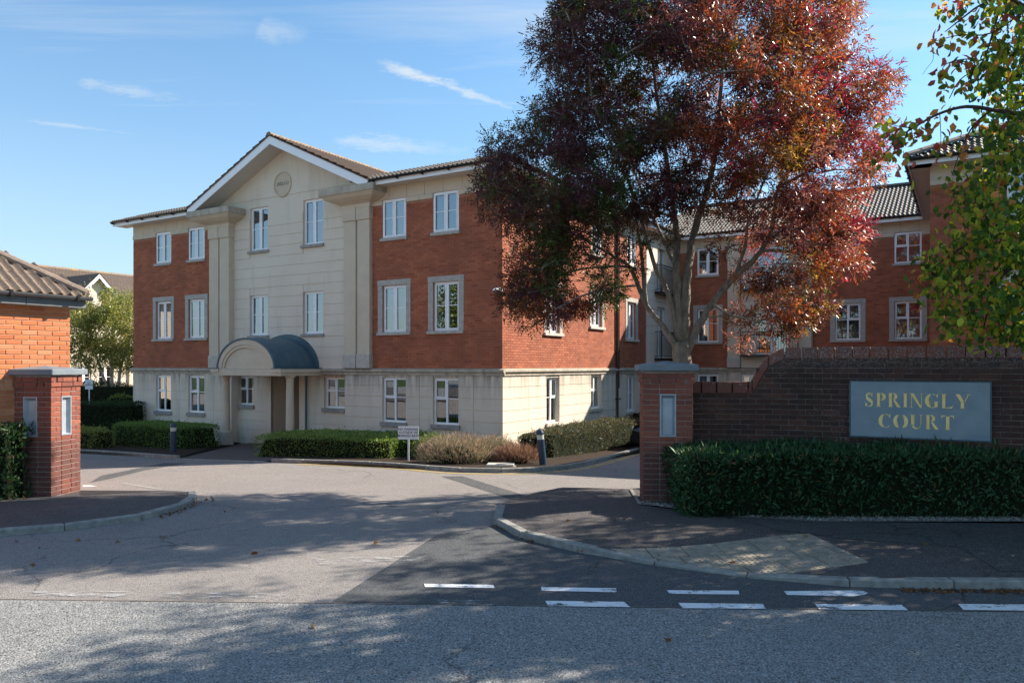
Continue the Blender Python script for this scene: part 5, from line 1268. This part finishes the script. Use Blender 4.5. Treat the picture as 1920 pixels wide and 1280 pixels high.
hedge('hedge', 'dark clipped hedge crossing behind the left box hedge', -16.0, 28.6, 4.4, 1.3, 1.32, R(-10), 9000, .06, .035, [(.02, .05, .016), (.03, .065, .02)], rough=.07, round_=.15)
hedge('shrub', 'dark rounded shrub below the birch stems', -18.2, 33.5, 5.5, 2.4, 1.9, R(-15), 7000, .09, .05, [(.016, .035, .012), (.022, .045, .016)], rough=.2, round_=.5, cat='shrub')
hedge('shrub', 'small bright green shrub behind the dark hedge near the brick corner', -15.3, 29.8, 1.3, .8, 1.55, 0, 1500, .07, .045, [(.10, .17, .03), (.14, .2, .04)], rough=.12, round_=.4, cat='shrub')
# hedge along the sunlit side wall
p0, p1 = Vector(W(1.25, -.6)), Vector(W(1.35, 6.6)); mid_ = (p0 + p1) / 2; dd_ = p1 - p0
hedge('hedge', 'grey green hedge running beside the sunlit side wall', mid_.x, mid_.y, dd_.length, 1.35, .74, math.atan2(dd_.y, dd_.x), 21000, .05, .02, [(.055, .075, .04), (.08, .10, .055), (.04, .055, .03), (.11, .085, .05)], rough=.12, round_=.3, up=.5, z0=gz(21) + .06)
hedge('shrub', 'darker bush at the far end of the side wall hedge', *W(1.2, 8.6), 1.8, 1.8, 1.0, 0, 5000, .06, .028, [(.035, .055, .03), (.05, .07, .035)], rough=.15, round_=.4, cat='shrub', z0=gz(26) + .06)
def lavender(label, cx, cy, rx, ry, h, n_, cols, gcols, tw=.5):
    g0 = gz(cy) + .07; root = empty('shrub', (cx, cy, g0), 0, label, 'shrub'); k = n_
    a = rng.uniform(0, 2 * math.pi, k); r = np.sqrt(rng.uniform(0, 1, k)); hh = np.sqrt(np.clip(1 - (r * .95) ** 2, 0, 1)) * rng.uniform(.0, 1.0, k) ** .7 * h
    P = np.stack([np.cos(a) * r * rx, np.sin(a) * r * ry, hh], 1); D = np.stack([np.cos(a) * r * .8, np.sin(a) * r * .8, np.full(k, 1.0)], 1) + rng.normal(0, .35, (k, 3)); t = rng.uniform(0, 1, k) < tw
    C = np.where(t[:, None], np.array(cols)[rng.integers(0, len(cols), k)], np.array(gcols)[rng.integers(0, len(gcols), k)]); C = C * np.exp(rng.normal(0, .25, (k, 1)))
    leaves('foliage', P, D, np.where(t, .17, .06) * rng.uniform(.6, 1.3, k), np.where(t, .010, .018), C, 'leaf_dry', root)
    MB().lathe([(rx * .45, 0), (rx * .5, h * .25), (rx * .35, h * .5), (.05, h * .62)], seg=12).build('shade_core', 'hedge_core', root)  # solid filler under the stems, its dark colour stands for inner shade
    root.children[-1].scale = (1, ry / rx, 1)
lavender('straggly shrub with dry pinkish flower stems behind the kerb', -1.28, 17.75, .92, .75, .62, 6000, [(.27, .20, .17), (.33, .26, .21), (.20, .15, .13)], [(.12, .15, .08), (.17, .20, .11)], .6)
lavender('bright green shrub between the box hedge and the dry flowered shrub', -1.95, 19.0, .55, .5, .60, 5000, [(.18, .20, .08)], [(.13, .19, .07), (.18, .24, .10), (.10, .15, .06)], .1)
lavender('pale grey green shrub beneath the corner window', -.45, 18.25, .62, .5, .56, 5000, [(.28, .2, .17)], [(.15, .18, .11), (.20, .22, .14)], .25)
lavender('low brown dried shrub at the building corner', .12, 17.6, .55, .45, .36, 2600, [(.17, .10, .08), (.22, .13, .10)], [(.10, .08, .06)], .85)
for x, y, r_ in ((4.1, 12.2, .5),): lavender('dry low shrub behind the low part of the name wall', x, y, .9, .35, 1.78, 1500, [(.12, .08, .05)], [(.06, .07, .03)], .6)

def grow(root, name, limbs, mat='bark', seg=8):
    nodes = []
    for pts, r0, r1 in limbs:
        n_ = len(pts); fine = []
        for i in range(n_ - 1):
            for k in range(4):
                t = k / 4; p_ = [Vector(pts[max(i - 1, 0)]), Vector(pts[i]), Vector(pts[i + 1]), Vector(pts[min(i + 2, n_ - 1)])]
                fine.append(.5 * ((2 * p_[1]) + (p_[2] - p_[0]) * t + (2 * p_[0] - 5 * p_[1] + 4 * p_[2] - p_[3]) * t * t + (3 * p_[1] - p_[0] - 3 * p_[2] + p_[3]) * t ** 3))
        fine.append(Vector(pts[-1])); m_ = len(fine); rad = [r0 + (r1 - r0) * (i / (m_ - 1)) ** .8 for i in range(m_)]
        fine = [p + Vector((random.gauss(0, 1), random.gauss(0, 1), 0)) * r * .12 for p, r in zip(fine, rad)]
        MB().tube(fine, rad, seg).build(name if r0 < .2 else 'trunk', mat, root, tuple(-root.location), smooth=True); nodes += [(p, r) for p, r in zip(fine, rad)]
    return nodes
def twigs(root, nodes, targets, mat, r0=.022, r1=.005, name='twigs', sag=.15):
    pool = [p for p, r in nodes[6:]]; m = MB(); order = sorted(targets, key=lambda t: min((t - p).length for p in pool)); NP = np.array([tuple(p) for p in pool])
    for t in order:
        d = np.linalg.norm(NP - np.array(t), axis=1) + np.maximum(0, NP[:, 2] - t.z) * .8; q = Vector(NP[int(d.argmin())]); L = (t - q).length
        md = (q + t) / 2 + Vector((random.gauss(0, .1), random.gauss(0, .1), random.uniform(-.2, .1) * sag)) * L; f_ = min(1.6, .5 + L * .5)
        pts = [q, q.lerp(md, .6) + Vector((0, 0, .03 * L)), md, md.lerp(t, .5) + Vector((0, 0, .02 * L)), t]; m.tube(pts, [r0 * f_, r0 * f_ * .8, r0 * f_ * .6, r0 * .4 * f_, r1], 4)
        NP = np.vstack([NP, [tuple(pts[2])], [tuple(pts[3])], [tuple(t)]])
    m.build(name, mat, root, tuple(-root.location), kind='stuff', smooth=True)
def in_poly(x, y, poly):
    c = False; j = len(poly) - 1
    for i in range(len(poly)):
        xi, yi = poly[i]; xj, yj = poly[j]
        if (yi > y) != (yj > y) and x < (xj - xi) * (y - yi) / (yj - yi) + xi: c = not c
        j = i
    return c
def edge_dist(x, y, poly):
    best = 1e9
    for i in range(len(poly)):
        ax_, ay_ = poly[i - 1]; bx_, by_ = poly[i]; dx, dy = bx_ - ax_, by_ - ay_; t = max(0, min(1, ((x - ax_) * dx + (y - ay_) * dy) / (dx * dx + dy * dy + 1e-9))); best = min(best, math.hypot(x - ax_ - t * dx, y - ay_ - t * dy))
    return best
# ---------------------------------------------------------------- claret ash
AY = 13.2
ash = empty('ash_tree', (3.18, AY, gz(AY)), 0, 'large ash tree with purple, green, orange and crimson autumn leaves behind the right gate pillar', 'tree')
def L_(*pts): return [tuple(P3(a, b, AY + (c[0] if c else 0))) for a, b, *c in pts]
limbs = [(L_((1284, 915), (1281, 800), (1279, 700), (1278, 640)), .23, .15),
 (L_((1277, 668), (1262, 640), (1238, 606), (1212, 572), (1196, 535), (1180, 500, -.2), (1150, 480, -.4), (1100, 452, -.8), (1040, 420, -1.2)), .07, .016),
 (L_((1212, 572), (1208, 535), (1205, 490), (1197, 440, .3), (1188, 380, .6), (1170, 300, .8), (1150, 200, 1.0)), .045, .014),
 (L_((1276, 650), (1266, 600), (1256, 560), (1246, 535), (1228, 500, -.3), (1210, 440, -.6), (1190, 370, -1.), (1150, 280, -1.4), (1110, 190, -1.6)), .065, .014),
 (L_((1276, 640), (1272, 560), (1268, 500), (1268, 430, .2), (1255, 340, .5), (1240, 240, .6), (1225, 130, .8), (1215, 20, 1.)), .095, .018),
 (L_((1281, 640), (1284, 560), (1290, 500), (1300, 440, .2), (1318, 380), (1335, 320), (1345, 250, -.4), (1352, 160, -.6), (1360, 60, -.8), (1365, -60, -1)), .10, .018),
 (L_((1318, 380), (1340, 350, .5), (1368, 310, .9), (1400, 250, 1.3), (1440, 170, 1.6)), .045, .012),
 (L_((1282, 668), (1305, 620), (1335, 570), (1372, 525), (1410, 490), (1440, 450), (1452, 400), (1460, 350, .2), (1490, 300, .4), (1520, 230, .6), (1545, 140, .8)), .08, .016),
 (L_((1372, 525), (1384, 500), (1398, 460, -.4), (1402, 420, -.6), (1420, 370, -.9), (1450, 300, -1.2)), .04, .012),
 (L_((1428, 470), (1465, 470, -.3), (1500, 478, -.5), (1540, 500, -.8), (1560, 530, -1)), .035, .01),
 (L_((1440, 450), (1490, 420, .5), (1540, 395, .8), (1590, 370, 1.)), .035, .01),
 (L_((1460, 350), (1500, 330, -.6), (1560, 290, -1.), (1610, 230, -1.2)), .035, .01),
 (L_((1268, 500), (1240, 440, 1.0), (1200, 350, 1.8), (1160, 230, 2.4)), .05, .012),
 (L_((1180, 500), (1130, 500, .6), (1070, 510, 1.), (1010, 540, 1.2)), .03, .01),
 (L_((1196, 535), (1150, 540, -.8), (1090, 555, -1.3), (1040, 580, -1.5)), .025, .009),
 (L_((1335, 570), (1370, 590, -.6), (1410, 600, -1.), (1450, 610, -1.3)), .025, .009)]
nodes = grow(ash, 'branch', limbs)
APOLY = [(1150, -150), (1060, -90), (1042, 20), (1000, 80), (1022, 160), (985, 225), (922, 240), (905, 310), (900, 400), (930, 440), (955, 480), (940, 550), (955, 590), (1010, 612), (1050, 622), (1062, 600), (1120, 582), (1190, 555), (1212, 520), (1225, 480), (1290, 440), (1335, 460), (1352, 530), (1370, 590), (1385, 645), (1440, 650), (1500, 628), (1550, 592), (1572, 530), (1610, 502), (1645, 488), (1640, 430), (1612, 395), (1645, 330), (1655, 260), (1675, 190), (1672, 125), (1615, 105), (1606, 0), (1560, -100), (1450, -160)]
tg = []; cls = []
PUR, BRO, GRE, RUS, ORA, GOL, CRI, PNK = (.080, .027, .036), (.10, .052, .026), (.05, .08, .017), (.26, .066, .025), (.23, .10, .025), (.30, .20, .035), (.24, .022, .045), (.36, .15, .12)
def acol(x, y):
    u_ = random.random()
    def ch(*a):
        s = random.random() * sum(w for w, _ in a)
        for w, c in a:
            s -= w
            if s <= 0: return c
        return a[-1][1]
    x += random.gauss(0, 22); y += random.gauss(0, 22)
    if x > 1560 and y < 520: return ch((5, CRI), (3, RUS), (1, PUR), (3, PNK), (1, ORA))
    if x > 1390 and y < 335: return ch((2.6, ORA), (2.4, RUS), (2, BRO), (.8, GOL), (3, PUR), (1.6, CRI))
    if x > 1390 and y < 480: return ch((2.5, CRI), (3, PUR), (2, RUS), (2.5, PNK), (1.5, BRO))
    if x > 1330: return ch((4, RUS), (3, BRO), (2.5, PUR), (3, PNK), (1.3, GOL), (1, GRE), (.6, ORA))
    if x > 1270 and y < 330: return ch((4, RUS), (3, PUR), (2, BRO), (1, CRI))
    if x < 1230 and 340 < y < 560 and x > 1000: return ch((5, GRE), (3, BRO), (3, PUR))
    if y > 470: return ch((3, BRO), (3, PUR), (2, RUS), (1, GRE))
    return ch((6, PUR), (3, BRO), (1.5, GRE))
tries = 0
while len(tg) < 800 and tries < 40000:
    tries += 1; x = random.uniform(890, 1690); y = random.uniform(-160, 655)
    if not in_poly(x, y, APOLY): continue
    e = edge_dist(x, y, APOLY)
    if e < 12: continue
    if 1150 < x < 1400 and 395 < y < 640 and random.random() < .9: continue
    if x > 1390 and y > 380 and random.random() < .35: continue
    if 1400 < x < 1480 and 330 < y < 440 and random.random() < .6: continue
    gap = mnoise.noise(Vector((x / 75, y / 75, 3.3)))
    if gap > .30 and e > 35 and random.random() < .7: continue
    d = min(2.3, .3 + 2.3 * math.sqrt(min(1, e / 260))); Y = AY + random.uniform(-1.2 * d, .75 * d)
    pp = P3(x, y, Y)
    if e > 30 and mnoise.noise(pp * 1.05) > .20 and random.random() < .8: continue
    tg.append(pp); cls.append((x, y))
twigs(ash, nodes, tg, 'bark', .020, .004)
P = []; D = []; C = []
for c, (x, y) in zip(tg, cls):
    k = int(random.uniform(38, 60)); r = random.uniform(.20, .40); o = rng.normal(0, 1, (k, 3)); o /= np.linalg.norm(o, axis=1)[:, None]; o *= (rng.uniform(0, 1, (k, 1)) ** .45) * r * np.array([1, 1, .8])
    base = np.array(c) + o; ax_ = o / r + rng.normal(0, .5, (k, 3)) + np.array([0, 0, -.25]); ax_ /= np.linalg.norm(ax_, axis=1)[:, None]; col = np.array(acol(x, y)); col2 = np.array(acol(x, y))
    sd_ = np.cross(ax_, rng.normal(size=(k, 3))); sd_ /= np.linalg.norm(sd_, axis=1)[:, None]; cc = np.where(rng.uniform(0, 1, (k, 1)) < .75, col, col2) * np.exp(rng.normal(0, .22, (k, 1)))
    for q in range(7):
        t = (q // 2) / 3.2; s = 0 if q == 6 else (1 if q % 2 else -1)
        P.append(base + ax_ * t * .13); D.append(ax_ * (1 if s == 0 else .75) + sd_ * s * .85 + rng.normal(0, .12, (k, 3))); C.append(cc * np.exp(rng.normal(0, .12, (k, 1))))
P = np.concatenate(P); D = np.concatenate(D); C = np.concatenate(C)
leaves('foliage', P - np.array(ash.location), D, .085 * rng.uniform(.7, 1.15, len(P)), .021, C, 'leaf', ash)
# ---------------------------------------------------------------- overhanging tree at the right
RT = empty('overhanging_tree', (9.3, 10.2, 0), 0, 'broad leaved tree overhanging from the right with green, yellow and red leaves', 'tree')
def Q_(*pts): return [tuple(P3(a, b, c * .9)) for a, b, c in pts]
rl = [([(9.3, 10.2, 0), (9.25, 10.1, 1.2), (9.2, 10.0, 2.4)], .2, .16),
      ([(9.2, 10, 2.4), (8.7, 9.6, 3.4), (7.8, 9.2, 4.2), (7.0, 8.9, 4.7)] + Q_((1990, 215, 8.6), (1920, 214, 8.5), (1860, 206, 8.4), (1812, 200, 8.35), (1762, 213, 8.3), (1712, 240, 8.25), (1682, 262, 8.2), (1650, 300, 8.2)), .045, .004),
      ([(9.2, 10, 2.4), (9.0, 9.7, 3.8), (8.4, 9.2, 5.2), (7.6, 8.8, 6.2)] + Q_((1990, -10, 8.4), (1930, 12, 8.4), (1880, -6, 8.4), (1835, 12, 8.3), (1800, 38, 8.3), (1772, 60, 8.3)), .04, .004),
      ([(9.2, 10, 2.4), (9.4, 9.8, 4.5), (9.3, 9.3, 6.5), (9.0, 9.0, 8.2)], .10, .02), ([(9.2, 10, 2.4), (10.2, 9.7, 4.0), (11.2, 9.2, 5.6), (12, 8.8, 7.0)], .09, .02),
      ([(9.2, 10, 2.4), (9.0, 9.0, 4.0), (9.0, 8.0, 5.4), (9.2, 7.2, 6.4)], .08, .02),
      ([(9.2, 10, 2.4), (8.3, 9.6, 2.9), (7.2, 9.3, 3.1)] + Q_((1960, 470, 9.1), (1900, 500, 9.0), (1868, 520, 9.0), (1835, 560, 8.9), (1800, 610, 8.9)), .05, .006),
      (Q_((1960, 470, 9.1), (1890, 440, 8.8), (1830, 450, 8.7), (1780, 480, 8.6), (1740, 510, 8.6)), .02, .005),
      (Q_((1900, 500, 9.0), (1870, 530, 8.9), (1850, 590, 8.9), (1840, 640, 8.9)), .016, .005),
      (Q_((1860, 206, 8.4), (1826, 235, 8.4), (1800, 285, 8.4), (1785, 330, 8.4)), .012, .004),
      (Q_((1880, -6, 8.4), (1862, 60, 8.4), (1840, 120, 8.4), (1800, 150, 8.35), (1780, 185, 8.3)), .012, .004),
      (Q_((1930, 12, 8.4), (1860, 62, 8.3), (1800, 66, 8.3), (1752, 78, 8.3)), .010, .003),
      (Q_((1830, 112, 8.35), (1802, 112, 8.3), (1772, 122, 8.3), (1762, 145, 8.3)), .007, .003),
      (Q_((1712, 240, 8.25), (1688, 238, 8.2), (1662, 230, 8.2)), .006, .002), (Q_((1830, -30, 8.3), (1790, -10, 8.3), (1766, 16, 8.3)), .008, .003),
      (Q_((1745, 80, 8.3), (1750, 110, 8.3), (1738, 128, 8.3), (1730, 140, 8.3)), .003, .0015), (Q_((1762, 213, 8.3), (1764, 260, 8.3), (1760, 300, 8.3)), .005, .002)]
rn = grow(RT, 'branch', rl, 'twig_dark', 6)
LG, LY, LO, LR, LD = (.075, .16, .025), (.32, .36, .035), (.50, .22, .06), (.40, .09, .08), (.045, .10, .022)
P = []; D = []; C = []; Ls = []
def rleaf(p, x, y, sparse):
    warm = min(1, max(0, (1850 - x) / 90)) * (1 if y < 370 else .15)
    u_ = random.random(); c = (LO if u_ < .35 else LR if u_ < .55 else LY if u_ < .85 else LG) if random.random() < warm else (LG if u_ < .45 else LD if u_ < .6 else LY if u_ < .92 else LO)
    P.append(p); D.append((random.gauss(0, .55), random.gauss(0, .55), random.gauss(-.75, .45))); C.append(c); Ls.append(random.uniform(.055, .095) * (1.2 if sparse else 1.1))
DP = [(1870, -80), (1860, 60), (1845, 130), (1852, 200), (1846, 300), (1800, 360), (1806, 420), (1745, 480), (1722, 520), (1745, 575), (1770, 600), (1795, 642), (1850, 612), (1900, 640), (1990, 650), (1990, -80)]
tgt = []; k = 0
while k < 560:
    x = random.uniform(1715, 1990); y = random.uniform(-80, 655)
    if not in_poly(x, y, DP): continue
    if mnoise.noise(Vector((x / 48, y / 48, 9.1))) > .08 and random.random() < .85: continue
    if x < 1850 and y < 130 and random.random() < .6: continue
    k += 1; e = min(1, edge_dist(x, y, DP) / 60); Y = (7.9 + random.uniform(-.7, .7) * (.3 + e)) if random.random() < .6 or y > 330 else random.uniform(8.6, 11.6); c = P3(x, y, Y)
    if k % 3 == 0: tgt.append(c)
    for _ in range(random.randint(8, 14)):
        o = Vector((random.gauss(0, .095), random.gauss(0, .12), random.gauss(0, .095))); rleaf(c + o, x, y, 0)
for pts, lo, dens, sp_ in ((rl[1][0][7:], 0, 8, .08), (rl[2][0][6:], 0, 16, .09), (rl[9][0], 0, 13, .08), (rl[10][0], 0, 15, .09), (rl[11][0], 0, 16, .07), (rl[12][0], 0, 14, .05), (rl[13][0], 0, 14, .09), (rl[14][0], 0, 14, .07), (rl[16][0], 0, 7, .05), (rl[8][0], 0, 8, .07), (rl[7][0], 0, 16, .1), (rl[1][0][9:], 0, 34, .12)):
    for a, b in zip(pts, pts[1:]):
        for _ in range(dens):
            if pts is rl[1][0][7:] and random.random() < .5: continue
            p = Vector(a).lerp(Vector(b), random.random()) + Vector((random.gauss(0, sp_), random.gauss(0, sp_), random.gauss(-.04, sp_ * .8))); x = p.x / p.y * FPX + HX; rleaf(p, min(x, 1800), 100, 1)
twigs(RT, rn, tgt, 'twig_dark', .008, .002)
C = np.array(C) * np.exp(rng.normal(0, .2, (len(C), 1)))
leaves('foliage', np.array([tuple(p) for p in P]) - np.array(RT.location), np.array(D), np.array(Ls), np.array(Ls) * .64, C, 'leaf_broad', RT, six=True, fold=.12)
def crown(cx, cy, cz, rx, ry, rz, nb, per, br, L, W_, cols, root, mat='leaf', keep=None, name='crown', shell_=.45, sd=0):
    P = []; cen = []
    while len(cen) < nb:
        v = Vector((random.gauss(0, 1), random.gauss(0, 1), random.gauss(0, 1))).normalized() * random.uniform(shell_, 1) ** .7; p = Vector((cx + v.x * rx, cy + v.y * ry, cz + v.z * rz))
        if keep and not keep(p): continue
        if mnoise.noise(Vector((p.x * .8 + sd, p.y * .8, p.z * .8))) > .28: continue
        cen.append(p)
    for c in cen:
        o = rng.normal(0, 1, (per, 3)); o /= np.linalg.norm(o, axis=1)[:, None]; P.append(np.array(c) + o * (rng.uniform(0, 1, (per, 1)) ** .4) * br * random.uniform(.6, 1.25))
    P = np.concatenate(P); k = len(P); cc = np.repeat(np.array(cols)[rng.integers(0, len(cols), len(cen))], per, 0) * np.exp(rng.normal(0, .25, (k, 1)))
    D = rng.normal(0, 1, (k, 3)) + np.array([0, 0, -.4]); leaves(name, P - np.array(root.location), D, L * rng.uniform(.7, 1.2, k), W_, cc, mat, root); return cen
offv = lambda p: (p.x / p.y * FPX + HX) > 2020 if p.y > .5 else True
cen = crown(9.8, 10.2, 5.6, 4.2, 4.4, 3.0, 500, 62, .44, .13, .09, [LG, LG, LY, LD], RT, keep=lambda p: offv(p) and p.z > 2.6, name='crown', shell_=.2)
# ---------------------------------------------------------------- second tree outside the frame: throws the shade on the near road
T2 = empty('street_tree', (12.2, 5.4, 0), 0, 'green street tree standing out of view to the right, shading the near road', 'tree')
cen2 = crown(11.6, 5.7, 6.0, 4.3, 3.6, 3.4, 330, 60, .45, .15, .09, [LG, LD, LG], T2, keep=lambda p: p.z > 2.7 and offv(p), sd=5)
n2 = grow(T2, 'branch', [([(12.2, 5.2, 0), (12.15, 5.15, 1.5), (12.1, 5.1, 3.0), (12, 5, 5)], .22, .10), ([(12.1, 5.1, 3), (11, 4.8, 4.5), (9.8, 4.4, 6)], .09, .02), ([(12.1, 5.1, 3), (13, 5.6, 4.6), (14, 6, 6.5)], .09, .02)])
# ---------------------------------------------------------------- birches far left
bt = empty('birch_tree', (-17.2, 33.0, gz(33)), 0, 'multi stemmed birch with pale trunks and yellow green leaves left of the building', 'tree')
def BP(a, b, c): return tuple(P3(a, b, c))
grow(bt, 'branch', [([BP(203, 770, 33), BP(200, 735, 33), BP(192, 700, 33), BP(178, 660, 33), BP(170, 610, 33)], .09, .03), ([BP(210, 770, 33), BP(210, 730, 33), BP(209, 690, 33), BP(212, 620, 33), BP(208, 570, 33)], .10, .03), ([BP(216, 770, 33), BP(222, 730, 33), BP(226, 690, 33), BP(240, 650, 33), BP(250, 600, 33)], .10, .03), ([BP(226, 690, 33), BP(215, 640, 33.5), BP(200, 600, 33.6)], .04, .02)], 'bark_birch')
crown(-17.6, 33, 3.55, 2.1, 1.7, 1.95, 420, 75, .38, .085, .055, [(.26, .28, .08), (.20, .24, .07), (.33, .32, .11), (.13, .17, .05)], bt, shell_=.25, name='crown')
for (x, y, lab) in ((-21.5, 33.5, 'birch partly hidden behind the garage roof'),):
    b2_ = empty('birch_tree', (x, y, gz(33)), 0, lab, 'tree'); grow(b2_, 'branch', [([(x, y, gz(33)), (x + .1, y, 1.2), (x, y, 3.4)], .1, .03)], 'bark_birch'); crown(x, y, 3.4, 1.9, 1.6, 1.8, 120, 70, .38, .085, .055, [(.18, .2, .06), (.13, .16, .05)], b2_, shell_=.25, sd=3)
# trees across the way, seen mirrored in the front windows
for x, y, h_, lab in ((-27, 9, 5.2, 'round green tree standing out of view to the left of the drive'), (-24, 0, 5.6, 'tall green tree standing out of view by the road to the left')):
    t3 = empty('street_tree', (x, y, 0), 0, lab, 'tree'); grow(t3, 'branch', [([(x, y, 0), (x, y, 2), (x + .1, y, h_)], .2, .06)]); crown(x, y, h_, 3.4, 3.4, 2.9, 130, 55, .6, .24, .15, [(.10, .15, .03), (.16, .18, .04)], t3, shell_=.3, sd=x)
# ================================================================== FAR HOUSE
fh = empty('far_house', (-25.6, 40.0, gz(40)), math.atan2(.8588, .5124), 'distant cream house with orange brown roof and small white gable beyond the birch', 'house')
g0 = 0.0; ez = 6.1; rz_ = 7.95
fw = [(1.45, 1.45, .85, 1.25), (.35, 1.45, .75, 1.25), (4.2, 1.45, .85, 1.25)]
wall_sheet(fh, 'wall', 'render', (0, -4, 0), 0, -14, 14, -.3, ez, [(a, b, a + c, b + d) for a, b, c, d in fw])
for a, b, c, d in fw: window(fh, (a, -4, b), 0, c, d, 'pair')
for a, b in ((1.2, 4.3),): boxes('pilaster', 'frieze', (a - 2.2, -4.1, 0, a - 2.0, -3.99, ez), (b - 1.2, -4.1, 0, b - 1.0, -3.99, ez), parent=fh)
pf = math.atan2(rz_ - ez, 4.3)
pantiles(fh, 'roof_tiles', 'tile_mossy', (-14, -4.4, ez), (1, 0, 0), (0, math.cos(pf), math.sin(pf)), 28, 4.75, amp=.03, seg=4, tw=.36, step=.03)
ridge_tiles(fh, (-14, 0, rz_ + .03), (14, 0, rz_ + .03), 'tile_ridge', r=.12, L=.45)
MB().add([(-14, 0, rz_), (14, 0, rz_), (14, 4.3, ez), (-14, 4.3, ez)], [(0, 1, 2, 3)]).build('rear_roof', 'tile_brown', fh)
gx0, hw, gz1, gz0 = .95, .85, 7.35, 6.45
MB().extr_y([(gx0 - hw, 5.6), (gx0 + hw, 5.6), (gx0 + hw, gz0), (gx0, gz1 - .15), (gx0 - hw, gz0)], -4.7, -3.9).build('gable', 'render', fh)
for s in (-1, 1):
    MB().extr_y([(gx0, gz1 - .04), (gx0, gz1 - .24), (gx0 + s * (hw + .25), gz0 - .5), (gx0 + s * (hw + .25), gz0 - .30)], -4.98, -4.95).build('bargeboard', 'upvc', fh)
    MB().add([(gx0, -5.0, gz1), (gx0 + s * (hw + .3), -5.0, gz0 - .30), (gx0 + s * (hw + .3), -1.2, gz0 - .30), (gx0, -1.2, gz1)], [(0, 1, 2, 3)]).build('gable_roof', 'tile_brown', fh)
